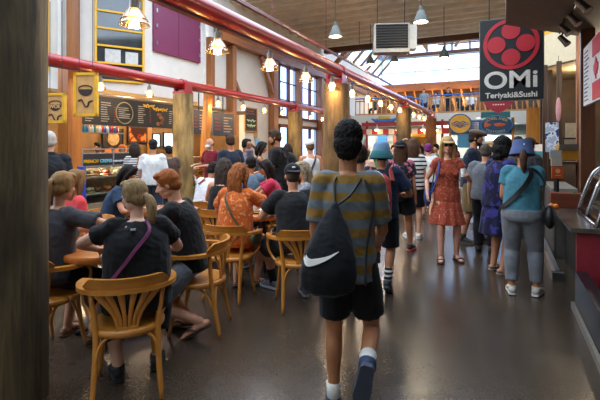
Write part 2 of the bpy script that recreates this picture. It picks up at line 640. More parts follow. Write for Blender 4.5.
    # ---- hair
    if hair:
        st, hc = hair[0], hair[1]
        L = hair[2] if len(hair) > 2 else .26
        q = MB(); 
        def G(c, r): q.ell(H(*c), r, HR)
        post, it = ('hair', .003, 20), 3
        if st == 'bald':
            G((0, -.05, -.01), (.081, .066, .05))
        elif st == 'buzz':
            G((0, -.02, .03), (.081, .095, .095)); G((0, -.05, -.02), (.072, .062, .06)); G((0, .05, .088), (.05, .03, .02))
            post = ('hair', .002, 16)
        elif st == 'curly':
            G((0, -.012, .062), (.092, .106, .105)); G((0, -.045, .0), (.089, .08, .085)); G((0, .04, .10), (.075, .06, .055)); G((0, -.07, -.05), (.068, .045, .05))
            post = ('lump', .008, 95); it = 3
        elif st == 'bigcurly':
            G((0, -.02, .05), (.11, .115, .1)); G((0, -.06, -.03), (.11, .085, .1))
            for sgn in (-1, 1): G((sgn * .08, -.01, -.05), (.05, .06, .09))
            G((0, -.07, -.12), (.10, .06, .07))
            post = ('lump', .011, 60)
        else:
            G((0, -.02, .032), (.085, .1, .099)); G((0, -.05, -.025), (.078, .066, .065)); G((0, .045, .092), (.062, .045, .032))
            if st == 'tall': G((0, .02, .11), (.07, .08, .045))
            for sgn in (-1, 1): G((sgn * .073, -.012, .0), (.014, .034, .05))
            if st in ('long', 'wavy', 'bob'):
                bk = [H(0, -.04, .06), H(0, -.078, -.02), H(0, -.085, -.11), H(0, -.082, -.11) + V((0, -.01, -L * .5)), H(0, -.08, -.11) + V((0, -.0, -L))]
                q.tube(bk, [(.085, .06), (.098, .055), (.1, .048), (.095, .036), (.06, .018)], 14, 'round', HR @ V((1, 0, 0)), 3)
                for sgn in (-1, 1):
                    q.tube([H(sgn * .05, .055, .085), H(sgn * .082, .03, .02), H(sgn * .088, .0, -.07), H(sgn * .09, -.02, -.12) + V((0, 0, -L * .6))], [.02, .026, .032, .018], 8, 'round', None, 3)
                if st == 'wavy': post = ('hair', .010, 22)
            if st in ('pony', 'lowpony'):
                zz = .035 if st == 'pony' else -.02
                q.tube([H(0, -.1, zz), H(0, -.135, zz - .02), H(.0, -.15, zz - .08), H(.0, -.135, zz - .16), H(.005, -.115, zz - .24)], [.026, .034, .04, .034, .012], 10, 'round', None, 3)
                b = MB(); b.lathe([(.018, -.008), (.031, -.008), (.033, 0), (.031, .008), (.018, .008)], H(0, -.118, zz - .008), 14, HR @ Matrix.Rotation(math.radians(70), 3, 'X'))
                b.build('hair_tie', mat('#191616', .7), root, True)
            if st == 'bun': G((0, -.1, .07), (.045, .045, .04))
        if 'beard' in hair:
            G((0, .052, -.088), (.042, .04, .032))
            for sgn in (-1, 1): q.tube([H(sgn * .073, .0, -.02), H(sgn * .066, .02, -.07), H(sgn * .03, .065, -.095)], [.014, .018, .02], 8)
        if face and st != 'bald':
            for sgn in (-1, 1): q.tube([H(sgn * .016, .085, .026), H(sgn * .047, .075, .027)], [.0065, .0055], 6)
        organic(q, 'hair', hairmat(hc), root, max(vox * .9, .007), it, post)
    # ---- hat
    if hat:
        st, hc = hat[0], hat[1]
        q = MB()
        if st in ('cap', 'backcap'):
            q.ell(H(0, -.012, .06), (.093, .112, .088), HR, 24, 14)
            sg = 1 if st == 'cap' else -1
            t = HR @ Matrix.Rotation(math.radians(-16 * sg), 3, 'X')
            q.ell(H(0, .115 * sg - .006, .052), (.078, .078, .007), t, 20, 8)
            q.ell(H(0, -.012, .145), (.009, .009, .006), HR, 8, 6)
        elif st == 'bucket':
            q.lathe([(.05, .128), (.088, .122), (.099, .10), (.108, .035), (.112, .03), (.138, -.045), (.134, -.05), (.106, .02), (.09, .03)], H(0, -.012, .0), 28, HR)
        elif st == 'bucket2':
            q.lathe([(.03, .15), (.07, .142), (.098, .11), (.108, .045), (.112, .0), (.09, .01)], H(0, -.02, .0), 28, HR)
        elif st == 'flat':
            q.ell(H(0, .018, .082), (.108, .138, .05), HR @ Matrix.Rotation(math.radians(-8), 3, 'X'), 24, 12)
            q.ell(H(0, .122, .048), (.07, .05, .009), HR @ Matrix.Rotation(math.radians(-14), 3, 'X'), 18, 8)
        elif st == 'beanie':
            q.ell(H(0, -.018, .05), (.092, .11, .095), HR, 22, 12); q.lathe([(.093, -.02), (.098, 0), (.093, .02)], H(0, -.015, .03), 22, HR)
        ho = q.build('hat', hc if not isinstance(hc, str) else cloth(hc), root, 'auto')
        if len(hat) > 2:
            b = MB(); band = hat[2]
            if st == 'bucket2':
                b.lathe([(.109, .034), (.116, .03), (.148, -.035), (.15, -.06), (.142, -.062), (.108, -.0)], H(0, -.02, 0), 28, HR); b.build('hat_brim', cloth(band), ho, 'auto')
            elif st == 'backcap':
                b.ell(H(0, -.113, .085), (.02, .006, .016), HR, 10, 6); b.build('badge', mat(band), ho, True)
            elif st == 'bucket':
                b.box(H(.012, -.117, .06), (.012, .006, .02), rot=HR); b.build('badge', mat(band), ho)
    if glasses:
        g = MB(); zz, yy = (.006, .092) if glasses == 'on' else (.085, .075)
        for sgn in (-1, 1):
            g.ell(H(sgn * .033, yy, zz), (.028, .008, .021), HR, 14, 8)
            g.tube([H(sgn * .062, yy - .004, zz + .008), H(sgn * .083, .01, zz + .006)], .004, 6)
        g.tube([H(-.012, yy + .002, zz + .006), H(.012, yy + .002, zz + .006)], .004, 6)
        g.build('sunglasses', mat('#15120f', .15), root, True)
    if mask:
        g = MB(); g.ell(H(0, .06, -.056), (.062, .056, .048), HR, 18, 10)
        for sgn in (-1, 1): g.tube([H(sgn * .055, .06, -.03), H(sgn * .082, -.005, -.0)], .003, 6)
        g.build('face_mask', mat(mask, .8), root, True)
    # ---- top
    if top:
        q = MB(); lo = top.get('loose', .022); hem = top.get('hem', -.07); kind = top.get('kind', 'tee')
        t1 = .5 if kind != 'tank' else .44
        xs = [hem + (t1 - hem) * i / 11 for i in range(12)]
        def infl(x):
            t = min(max((x - hem) / (t1 - hem), 0), 1)
            return lo * (1.25 - .75 * t) + .006
        base = [interp(prof, x) for x in xs]
        rr = []
        for x, (a, b) in zip(xs, base):
            i_ = infl(x)
            if x < .3:                            # hanging cloth bridges the waist
                a = max(a, interp(prof, .02)[0] * .94 if not top.get('fit') else a); b = max(b, interp(prof, .3)[1] * .97 if not top.get('fit') else b)
            rr.append((a + i_, b + i_))
        q.tube([spine(x) for x in xs], rr, 22, 'flat', [side(x) for x in xs])
        if fem and top.get('bust', True):
            for sg in (-1, 1): q.ell(surf(.31, 90 - sg * 38, -.02), (.062, .055, .06))
        for i, sg in enumerate((-1, 1)):
            s_, e, w = arms[i]
            if kind == 'tank':
                q.tube([surf(.40, 120 if sg < 0 else 60, .004), spine(.5) + side(.5) * (.075 * sg) + V((0, 0, .012)), surf(.40, -120 if sg < 0 else -60, .004)], (.026, .016), 8, 'round', None, 3)
                continue
            sl = top.get('sleeve', .55); sr = top.get('sl', .02)
            q.tube([spine(.478) + side(.47) * (.05 * sg), s_.lerp(spine(.47), .15) + V((0, 0, .012))], [.056, .066 * ab + .014], 12)
            q.ell(s_, (.062 * ab + .012,) * 3, None, 14, 10)
            n = 6
            if isinstance(sl, tuple): sl = sl[i]
            ts = [sl * j / n for j in range(n + 1)]
            ar = [.058 * ab, .05 * ab, .042 * ab, .042 * ab, .03]
            def arr(t): 
                j = min(int(t * 2), 3); return ar[j] + (ar[j + 1] - ar[j]) * (t * 2 - j)
            q.tube([along((s_, e, w), t) for t in ts], [arr(t) + .012 + sr * min(t / max(sl, .01) * 1.1, 1) for t in ts], 14, 'flat')
        if kind == 'polo':
            q.tube([spine(.5), spine(.53)], [.075, .07], 14, 'flat')
        if kind == 'vest':
            q.tube([spine(.5), spine(.55)], [.085, .085], 14, 'flat')
        o = organic(q, top.get('name', 'shirt'), top['mat'], root, max(vox, .0085), 3, ('fold', top.get('fold', .009), 10))
        R.top = o
    # ---- bottoms
    if bottom:
        q = MB(); lo = bottom.get('loose', .014); kind = bottom['kind']
        wst = bottom.get('waist', .1)
        if kind in ('skirt', 'dress'):
            hz = bottom['hem'] / k
            xs = [wst - (wst + .1) * i / 5 for i in range(6)]
            rings = [(spine(x), tuple(v + lo for v in interp(prof, max(x, -.05)))) for x in xs]
            zt = rings[-1][0].z; a0, b0 = rings[-1][1]; fl = bottom.get('flare', 1.35)
            for i in range(1, 7):
                t = i / 6
                rings.append((V((0, bottom.get('sway', 0) * t, zt + (hz - zt) * t)), (a0 * (1 + (fl - 1) * t), (b0 + .01) * (1 + (fl - .85) * t))))
            b0 = len(q.v); seg = 48
            for i, (c, (a, b)) in enumerate(rings):
                pl = .0 if i < 5 else bottom.get('pleat', .012) * (i - 4) / 7
                for j in range(seg):
                    an = 2 * PI * j / seg
                    f = 1 + pl / a * math.sin(an * 12 + 1.3 * math.sin(an * 3))
                    q.v.append(V((c.x + a * f * math.cos(an), c.y + b * f * math.sin(an), c.z)))
            for i in range(len(rings) - 1):
                for j in range(seg):
                    j2 = (j + 1) % seg
                    q.face([b0 + (i + 1) * seg + j, b0 + (i + 1) * seg + j2, b0 + i * seg + j2, b0 + i * seg + j])
            q.face([b0 + j for j in range(seg)]); q.face([b0 + (len(rings) - 1) * seg + j for j in range(seg)][::-1])
        else:
            xs = [wst, .05, 0, -.04, -.075, -.105, -.118]
            q.tube([spine(x) for x in xs], [tuple((v + lo + .006) * {-.075: .92, -.105: .66, -.118: .4}.get(x, 1) for v in interp(prof, max(x, -.04))) for x in xs], 20, 'flat', [side(x) for x in xs])
            ln = bottom.get('len', {'shorts': .85, 'trousers': 1.93, 'skirtlap': .8}[kind] if kind in ('shorts', 'trousers', 'skirtlap') else .85)
            fl = bottom.get('flare', .022 if kind == 'shorts' else .004)
            lr = [(0, .09), (.45, .08), (1, .058), (1.28, .06), (1.65, .047), (2, .042)]
            def lrr(t):
                for (t0, r0), (t1, r1) in zip(lr, lr[1:]):
                    if t <= t1: return r0 + (r1 - r0) * (t - t0) / (t1 - t0)
                return lr[-1][1]
            for i in range(2):
                n = 9
                ts = [ln * j / n for j in range(n + 1)]
                q.tube([along(legs[i], t) - (V((0, .012, 0)) if 1.1 < t < 1.6 and sit is None else V((0, 0, 0))) for t in ts], [lrr(t) * lb + lo + .006 + fl * t / ln for t in ts], 16, 'flat')
            if kind == 'skirtlap':
                for t in (0.1, .4, .7, ln):
                    q.ell((along(legs[0], t) + along(legs[1], t)) / 2, (.14, .09, .075))
        organic(q, bottom.get('name', {'skirt': 'skirt', 'dress': 'skirt', 'skirtlap': 'skirt'}.get(kind, kind)), bottom['mat'], root, max(vox, .0085), 2 if kind in ('skirt', 'dress') else 3, ('fold', bottom.get('fold', .006), 10))
    # ---- shoes
    if shoes:
        st = shoes[0]
        for i, (an, f, u, fs) in enumerate(R.foot):
            fp = [(-.075, -.02), (-.06, -.036), (0, -.038), (.06, -.04), (.13, -.047), (.185, -.036), (.21, -.012), (.21, .012), (.185, .036), (.13, .047), (.06, .04), (0, .038), (-.06, .036), (-.075, .02)]
            if st == 'sneaker':
                q = MB()
                q.tube([an - f * .042 - u * .03, an + f * .03 - u * .026, an + f * .11 - u * .043, an + f * .17 - u * .05], [(.04, .04), (.042, .044), (.047, .03), (.036, .02)], 14, 'round', fs, 3)
                q.tube([an - f * .008 - u * .02, an - f * .012 + u * .018], [.047, .046], 12, 'flat')
                o = q.build('shoe', mat(shoes[1], .7), root, True)
                w_ = MB(); w_.prism(fp, an - u * .078, f, fs * (1 if f.cross(fs).dot(u) > 0 else -1), .026)
                w_.build('sole', mat(shoes[2], .7), o)
                if len(shoes) > 3 and shoes[3]:
                    s_ = MB(); kn = legs[i][1]; hgt = shoes[4] if len(shoes) > 4 else .12
                    dn = (kn - an).normalized()
                    s_.tube([an - dn * .02, an + dn * hgt * .5, an + dn * hgt], [.043 * lb + .002, .043 * lb + .002, .048 * lb + .003], 12, 'flat')
                    s_.build('sock', shoes[3] if not isinstance(shoes[3], str) else cloth(shoes[3]), root, True)
            else:
                q = MB()
                q.prism(fp, an - u * .079, f, fs * (1 if f.cross(fs).dot(u) > 0 else -1), .012)
                def arch(x, r):
                    return [an + f * x + fs * (r * math.cos(a_)) - u * .066 + u * (.035 * math.sin(a_)) for a_ in [PI * j_ / 8 for j_ in range(9)]]
                if st == 'sandal':
                    q.tube(arch(.13, .05), (.012, .004), 6, 'round'); q.tube(arch(.07, .047), (.012, .004), 6, 'round')
                    q.tube([an - f * .03 + fs * .045 - u * .03, an - f * .06 - u * .02, an - f * .03 - fs * .045 - u * .03], (.008, .005), 6, 'round', None, 3)
                    q.tube([an + f * .01 + fs * .045 - u * .04, an + f * .045 - u * .0, an + f * .01 - fs * .045 - u * .04], (.008, .005), 6, 'round', None, 3)
                else:
                    for sg in (-1, 1):
                        q.tube([an + f * .145 - u * .05, an + f * .1 + fs * (.03 * sg) - u * .025, an + f * .04 + fs * (.045 * sg) - u * .06], (.009, .005), 6, 'round', None, 4)
                q.build('sandal', mat(shoes[1], .6), root, 'auto')
    return R

def strap(R, path, off, w, name, material, parent, th=.004):
    """A flat band lying on the torso along (s, angle) stations."""
    q = MB()
    pts = [R.surf(s, a, off + (.018 if s < .4 else .008)) for s, a in path]
    P_, _ = smooth_path(pts, [1] * len(pts), 4)
    n = len(P_)
    sides = []
    for i in range(n):
        t = (P_[min(i + 1, n - 1)] - P_[max(i - 1, 0)]).normalized()
        s0 = 0.25
        c = R.spine(max(min((P_[i].z - R.spine(0).z), .5), 0))
        out = (P_[i] - c); out.normalize()
        sides.append(t.cross(out).normalized())
    b = len(q.v)
    for i in range(n):
        t = (P_[min(i + 1, n - 1)] - P_[max(i - 1, 0)]).normalized()
        o = sides[i].cross(t)
        for x, y in ((-w, -th), (w, -th), (w, th), (-w, th)): q.v.append(P_[i] + sides[i] * x + o * y)
    for i in range(n - 1):
        for j in range(4):
            j2 = (j + 1) % 4
            q.face([b + i * 4 + j, b + i * 4 + j2, b + i * 4 + 4 + j2, b + i * 4 + 4 + j])
    q.face([b + 3, b + 2, b + 1, b]); l = b + (n - 1) * 4; q.face([l, l + 1, l + 2, l + 3])
    return q.build(name, material, parent)

def worn(name, R, label, cat, group=None):
    o = empty(name, R.root.location, math.degrees(R.root.rotation_euler.z), label, cat, group, R.k)
    return o
# ================================================================= the hall
def struct(name, mb, m, parent=None, smooth=False):
    o = mb.build(name, m, parent, smooth)
    if parent is None: o['kind'] = 'structure'
    return o

WHITE = mat('#cfcbc4', .8, var=.05, scale=3, bmp=.05)
TIMBER = wood('#5a3318', '#a8672f', .5)
TIMBER_Y = wood('#5a3318', '#a06030', .5, axis=1)
TIMBER_X = wood('#5a3318', '#a06030', .5, axis=0)
DARKWOOD = wood('#24160d', '#4a2d18', .6)
REDPAINT = mat('#a3161c', .35, var=.12, scale=5, coat=.3)
DKRED = mat('#5e1d1c', .4, var=.15, scale=5)
BLACK = mat('#111113', .5, var=.2)
STEEL = mat('#a9abad', .3, .9, var=.08)
YELLOW = mat('#d9a514', .5, var=.06)

# floor
m, nt, b = base_mat('polished_concrete')
n1 = nd(nt, 'ShaderNodeTexNoise', Scale=.8, Detail=8.0, Roughness=.65); nt.links.new(coords(nt), n1.inputs['Vector'])
n2 = nd(nt, 'ShaderNodeTexNoise', Scale=60.0, Detail=4.0, Roughness=.7); nt.links.new(coords(nt), n2.inputs['Vector'])
c1 = ramp(nt, n1.outputs['Fac'], [(.3, '#3a3027'), (.7, '#504437')])
c2 = ramp(nt, n2.outputs['Fac'], [(.3, '#a89e92'), (.7, '#ffffff')])
mx = nd(nt, 'ShaderNodeMix', data_type='RGBA', blend_type='MULTIPLY'); mx.inputs['Factor'].default_value = .75
nt.links.new(c1, mx.inputs['A']); nt.links.new(c2, mx.inputs['B']); nt.links.new(mx.outputs['Result'], b.inputs['Base Color'])
rr = nd(nt, 'ShaderNodeMapRange'); rr.inputs['To Min'].default_value = .16; rr.inputs['To Max'].default_value = .34
nt.links.new(n1.outputs['Fac'], rr.inputs['Value']); nt.links.new(rr.outputs[0], b.inputs['Roughness'])
b.inputs['Specular IOR Level'].default_value = .45
bump(nt, b, n2.outputs['Fac'], .05, .004)
struct('floor', MB().box((-4, 13, -.1), (22, 40, .2)), m)

# long white wall with its openings (windows over glass doors)
XL = -8.2
d0, Yw0 = on_x(278, XL); _, Yw1 = on_x(297.5, XL); _, Yw2 = on_x(300.5, XL); _, Yw3 = on_x(318, XL)
Yc = 8.5
q = MB()
def wbox(y0, y1, z0, z1): q.box((XL - .12, (y0 + y1) / 2, (z0 + z1) / 2), (.24, y1 - y0, z1 - z0))
wbox(Yc, 13.0, 2.75, 6.6); wbox(13.0, Yw0, 0, 6.6)
wbox(Yw0, Yw3, 4.95, 6.6); wbox(Yw1, Yw2, 0, 4.95); wbox(Yw0, Yw1, 2.45, 2.7); wbox(Yw2, Yw3, 2.45, 2.7)
wbox(Yw3, 31, 0, 6.6)
struct('wall_left', q, WHITE)
WINRED = mat('#5a1f1c', .45, var=.2)
PANE = glass('#e2efff', .92)
for i, (y0, y1) in enumerate(((Yw0, Yw1), (Yw2, Yw3))):
    f = MB(); X = XL
    ym = (y0 + y1) / 2
    for y in (y0 + .05, ym, y1 - .05): f.box((X, y, 3.83), (.14, .11, 2.24))
    for z in (2.75, 4.9): f.box((X, ym, z), (.14, y1 - y0, .12))
    for z in (3.47, 4.2):
        for c in ((y0 + ym) / 2, (y1 + ym) / 2): f.box((X, c, z), (.06, (y1 - y0) / 2 - .1, .05))
    w_ = struct('window_%d' % (i + 1), f, WINRED)
    MB().box((X - .02, ym, 3.83), (.01, y1 - y0 - .1, 2.1)).build('pane', PANE, w_)
    f = MB()
    for y in (y0 + .06, ym, y1 - .06): f.box((X, y, 1.22), (.12, .12, 2.44))
    for z in (.12, 1.0, 2.38): f.box((X, ym, z), (.12, y1 - y0, .14))
    w_ = struct('door_%d' % (i + 1), f, WINRED)
    MB().box((X - .02, ym, 1.25), (.01, y1 - y0 - .1, 2.3)).build('pane', PANE, w_)

# wall set at an angle over the crepe stall
DIR = V((-.55, -.835, 0)); NOR = V((.835, -.55, 0))
def onDiag(px):
    u = (px - 300) / FPX
    a, b_ = CC * u - SS, SS * u + CC
    # (XL + DIR.x t, Yc + DIR.y t) = d (a, b)
    t = (XL * b_ - Yc * a) / (DIR.y * a - DIR.x * b_)
    return t
rotD = Matrix((DIR, NOR, V((0, 0, 1)))).transposed()
def diag(t, z, off=0): return V((XL, Yc, z)) + DIR * t + NOR * off
q = MB(); q.box(diag(2.5, 4.7, -.1), (5.0, .2, 3.9), rot=rotD)
struct('wall_angled', q, WHITE)
# tall yellow-framed windows in the angled wall
def ywin(name, t0, t1, z0, bars):
    f = MB(); tm = (t0 + t1) / 2; z1 = 6.5
    for t in (t0, t1): f.box(diag(t, (z0 + z1) / 2, .03), (.05, .07, z1 - z0), rot=rotD)
    for k in range(bars): f.box(diag(tm, z0 + .425 * k, .03), (t1 - t0, .07, .045), rot=rotD)
    w_ = struct(name, f, YELLOW)
    g = MB(); g.box(diag(tm, (z0 + z1) / 2, .015), (t1 - t0, .012, z1 - z0), rot=rotD)
    g.build('pane', DARKGLASS, w_)
    return w_
DARKGLASS = mat('#34393c', .06, var=.35, scale=2.5, spec=.9)
ta, tb = onDiag(143), onDiag(95.5)
w3 = ywin('window_3', ta, tb, 3.17, 8)
g = MB(); g.box(diag(ta * .35 + tb * .65, 3.58 + .2, .028), (.36, .01, .34), rot=rotD); g.box(diag(ta * .75 + tb * .25, 3.58 + .19, .028), (.3, .01, .3), rot=rotD)
g.build('taped_paper', mat('#b9bab6', .7), w3)
ywin('window_4', onDiag(48), onDiag(48) + 1.1, 3.3, 8)
# timber post on the angled wall and window casing
def timber(label, a, b_, w, h, m=TIMBER, group='timber posts and beams of the hall', name='timber_post', up=V((0, 0, 1))):
    q = MB(); q.bar(a, b_, w, h, up)
    return tag(q.build(name, m), label, 'post' if 'post' in name else 'beam', group)
t = onDiag(72.5)
timber('reddish timber post between the yellow-framed windows', diag(t, 2.8, .19), diag(t, 6.45, .19), .2, .2)
x_, y_ = W(70, 7.92)
timber('thick orange timber post under the hanging bowl signs', (x_, y_, 0), (x_, y_, 3.0), .28, .28, wood('#7a3d12', '#c87a30', .5))
q = MB()
for px in (59, 66.5): q.box(diag(onDiag(px), 4.6, .05), (.07, .1, 3.6), rot=rotD)
struct('trim_1', q, WHITE)
# purple double panel and its white casing
Ya, Yb, Ym = on_x(152, XL)[1], on_x(199, XL)[1], on_x(177, XL)[1]
PURP = mat('#6f2148', .55, var=.06, scale=3)
q = MB(); q.box((XL + .035, (Ya + Ym) / 2, 4.67), (.06, Ym - Ya - .015, 1.28))
sh_ = empty('shutter', (XL, Ym, 4.03), 0, 'plum purple double shutter on the white wall', 'shutter')
def rel(o, root): o.matrix_parent_inverse = root.matrix_world.inverted(); return o
def child(root, mb, name, m, smooth=False, label=None):
    """Part built in world coordinates under an unrotated root."""
    off = root.location
    mb.v = [V(v) - off for v in mb.v]
    return mb.build(name, m, root, smooth, label)
child(sh_, q, 'leaf', PURP)
q = MB(); q.box((XL + .035, (Yb + Ym) / 2, 4.67), (.06, Yb - Ym - .015, 1.28)); child(sh_, q, 'leaf', PURP)
q = MB()
for y in (Ya + .1, Yb - .06):
    for z in (4.25, 4.7, 5.1): q.box((XL + .07, y, z), (.03, .05, .1))
child(sh_, q, 'hinge', STEEL)
Yt = on_x(204.5, XL)[1]
struct('trim_2', MB().box((XL + .05, Yt, 4.6), (.1, .16, 3.7)).box((XL + .05, (Ya + Yt) / 2, 5.42), (.1, Yt - Ya, .12)), mat('#dcd9d4', .7))
# timber frame along the wall
timber('long horizontal timber beam along the white side wall', (XL + .2, 11.15, 5.12), (XL + .2, 30.5, 5.12), .3, .48, TIMBER_Y, name='timber_beam')
timber('short timber beam end above the plum shutter', (XL + .2, 9.2, 5.72), (XL + .2, 11.1, 5.72), .3, .4, TIMBER_Y, name='timber_beam')
for px, w, z0, z1, nm in ((209.5, .2, 2.75, 4.86, 'narrow timber post beside the white door-like casing'), (231.5, .22, 1.9, 4.86, 'timber post on the white wall near the dark menu screens'),
                  (273.5, .36, 0, 4.86, 'wide timber post just before the red-framed windows'), (299, .2, 0, 4.86, 'timber post between the two red-framed windows'),
                  (320.5, .3, 0, 4.86, 'dark timber post after the second red-framed window')):
    _, y = on_x(px, XL + .15)
    timber(nm, (XL + .15, y, z0), (XL + .15, y, z1), w, .26)
_, y1 = on_x(262, XL + .2); _, y2 = on_x(274, XL + .2)
timber('slanting timber brace rising to the beam before the windows', (XL + .2, y2 - .1, 3.6), (XL + .2, y1 - .1, 4.85), .14, .14, name='timber_brace_post')
_, y1 = on_x(232, XL + .2); _, y2 = on_x(242, XL + .2)
timber('short slanting timber brace low on the white wall', (XL + .2, y2, 3.1), (XL + .2, y1, 3.9), .12, .12, name='timber_brace_post')

# ceiling with joists, raised roof behind it
CEIL = mat('#ece8de', .8, var=.1, scale=3)
ZC = 6.5
q = MB(); q.box((-.5, 16.1, ZC + .06), (15.6, 8.2, .12)); q.box((3.9, 4.3, ZC + .06), (6.8, 15.6, .12)); q.box((-7.95, 4.3, ZC + .06), (.9, 15.6, .12)); q.box((-3.5, -2.5, ZC + .06), (8, 2, .12))  # gap left overhead, out of view, so daylight fills the hall
ce = struct('ceiling', q, CEIL)
for k in range(11):
    j = MB(); j.box((-.5, 12.2 + k * .74, ZC - .075), (15.4, .2, .15)); j.build('joist', mat('#d2c7b2', .8, var=.1, scale=3), ce)
struct('ceiling_raised', MB().box((-.5, 27.9, 9.7), (15.6, 6.8, .12)).box((-.5, 20.05, 8.1), (15.6, .1, 3.2)), WHITE)  # roof left open ahead of this slab to add daylight at the rear
timber('dark timber cross beam where the joisted ceiling ends', (-8, 20.2, 6.32), (7, 20.2, 6.32), .34, .3, wood('#3b2113', '#6e4122', .6, axis=0), name='timber_beam')
# walls behind the viewer and at the far side
struct('wall_right', MB().box((6.2, 12, 3.3), (.2, 40, 6.6)), mat('#8d8375', .8))
struct('wall_front', MB().box((-3, -4.2, 3.3), (22, .2, 6.6)), mat('#b5ac9f', .8))
STALLBACK = mat('#7d5c38', .7, var=.35, scale=2.2)
struct('wall_stall', MB().box((-10.4, 6.5, 1.6), (.2, 14, 3.2)).box((-9.45, 13.25, 1.35), (2.1, .2, 2.7)).box((-9.2, 6.5, 2.68), (2.2, 13, .06)), STALLBACK)
# ---- back of the hall: mezzanine, timber wall, glazing
YB = 31.0
q = MB(); q.box((-1, YB + .1, 2.7), (16, .2, 5.4)); struct('wall_back', q, wood('#33200f', '#5c3a1c', .5, axis=0))
q = MB(); q.box((-1, 27.5, 3.14), (16, 7, .28)); q.box((-1, 24.0, 2.95), (16, .12, .66)); struct('floor_mezzanine', q, mat('#c9c8bd', .8, var=.04))
timber('heavy timber beam under the tall rear windows', (-8, YB - .3, 5.62), (6, YB - .3, 5.62), .4, .5, TIMBER_X, name='timber_beam')
timber('timber tie beam crossing the rear glazing', (-8, YB - .4, 7.85), (6, YB - .4, 7.85), .26, .24, wood('#3b2113', '#6e4122', .6, axis=0), name='timber_beam')
RAFT = wood('#9a5a20', '#d08a3c', .6)  # orange light on the rafters is put into the wood colour
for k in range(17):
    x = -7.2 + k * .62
    timber('orange sloping rafter above the rear balcony', (x - .16, YB - .14, 5.4), (x + .22, YB - .1, 3.5), .12, .09, RAFT, 'rafters over the rear balcony', 'rafter_beam')
f = MB()
for px in (352, 382, 415, 449, 480): f.box((on_y(px, YB)[1], YB, 6.8), (.05, .1, 1.95))
for z in (5.9, 6.75, 7.75): f.box((-1, YB, z), (14, .1, .05))
w_ = struct('window_5', f, mat('#8b8f92', .5)); MB().box((-1, YB + .04, 6.83), (14, .01, 1.9)).build('pane', PANE, w_)
f = MB()
for px in (409, 427, 445, 452, 470, 490): f.box((on_y(px, YB)[1], YB, 8.8), (.12, .12, 1.9))
for z in (8.0, 8.5, 9.1, 9.6): f.box((.6, YB, z), (9, .1, .09))
w_ = struct('window_6', f, wood('#5b3a1c', '#8a5a2c', .6)); MB().box((-1, YB + .04, 8.8), (14, .01, 1.8)).build('pane', PANE, w_)
xa, xb = on_y(455, 27)[1], on_y(478, 27)[1]
timber('slanting roof brace in front of the upper rear windows', (xa, 27, 7.4), (xb, 27, 9.5), .16, .16, name='timber_brace_post')
xa, xb = on_y(407, 27)[1], on_y(428, 27)[1]
timber('slanting roof brace beside the unit heater', (xa, 27, 9.2), (xb, 27, 7.3), .16, .16, name='timber_brace_post')
# sloping roof lights on the side wall of the raised part
f = MB()
for k in range(8):
    y = 20.6 + k * 1.45; f.bar((XL + .1, y, 6.5), (-5.2, y, 9.6), .14, .12, V((0, 1, 0)))
w_ = struct('window_7', f, wood('#5b3a1c', '#8a5a2c', .6))
g = MB(); g.prism([(0, 0), (11, 0), (11, 4.4), (0, 4.4)], (XL - .1, 20.2, 6.6), (0, 1, 0), (3, 0, 3.15), .01); g.build('pane', PANE, w_)
timber('timber strut fanning up from the side wall to the raised roof', (XL + .3, 21, 5.6), (-5.6, 20.7, 7.9), .2, .2, name='timber_brace_post')
# balcony railing
rl = empty('railing', (-2, 24, 3.28), 0, 'wooden balcony railing with blue pipe handrail at the rear', 'railing')
XR0 = [(-7.6, on_y(409, 24)[1]), (on_y(431, 24)[1], 3.2)]
LW = wood('#8a6236', '#c79a5e', .8)
for (a, b_) in XR0:
    n = int((b_ - a) / .24)
    for i in range(n + 1):
        child(rl, MB().box((a + (b_ - a) * i / n, 24, 3.72), (.045, .045, .88)), 'baluster', LW)
    for z in (3.33, 4.1): child(rl, MB().box(((a + b_) / 2, 24, z), (b_ - a, .06, .07)), 'rail', LW)
    child(rl, MB().tube([(a, 24, 4.24), (b_, 24, 4.24)], .04), 'handrail', mat('#1e62b4', .4), True, 'blue pipe handrail')
a = XR0[0][1]
child(rl, MB().tube([(a, 24, 4.24), (a + .6, 24.6, 4.1), (a + .7, 24.8, 3.3)], .04), 'handrail', mat('#1e62b4', .4), True)

# ---------------------------------------------------------------- log columns and red pipes
XA, XBp = -6.87, -2.9
ZP = 3.05
def log(px, d, r, label, c1, c2, top=2.79):
    x, y = W(px, d)
    col = empty('column', (x, y, 0), 0, label, 'column', 'log columns carrying the red pipes')
    b0 = MB(); seg = 28; zs = [0, .4, .8, 1.2, 1.6, 2.0, 2.4, top]
    for i, z in enumerate(zs):
        for k in range(seg):
            a = 2 * PI * k / seg
            rr = r * (1 + .03 * noise.noise((px + math.cos(a) * 2, math.sin(a) * 2, z * .7)) + .012 * math.sin(a * 9 + px))
            b0.v.append(V((rr * math.cos(a), rr * math.sin(a), z)))
    for i in range(len(zs) - 1):
        for k in range(seg):
            k2 = (k + 1) % seg
            b0.face([i * seg + k, i * seg + k2, (i + 1) * seg + k2, (i + 1) * seg + k])
    b0.face([k for k in range(seg)][::-1]); b0.face([(len(zs) - 1) * seg + k for k in range(seg)])
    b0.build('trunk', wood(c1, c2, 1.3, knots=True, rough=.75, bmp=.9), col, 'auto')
    s = MB(); s.box((0, 0, top + .03), (.34, .34, .05)); s.box((-.155, 0, top + .15), (.03, .26, .22)).box((.155, 0, top + .15), (.03, .26, .22)).box((0, 0, top + .08), (.2, .1, .05))
    for sx in (-1, 1):
        for sy in (-1, 1): s.lathe([(.018, 0), (.018, .03)], (sx * .12, sy * .12, top + .055), 8)
    s.build('saddle', REDPAINT, col, label='red steel saddle')
    return col
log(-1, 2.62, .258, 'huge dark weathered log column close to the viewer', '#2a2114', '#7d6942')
log(183, 10.27, .24, 'pale tan log column behind the red-haired man', '#8a6c40', '#c9a868')
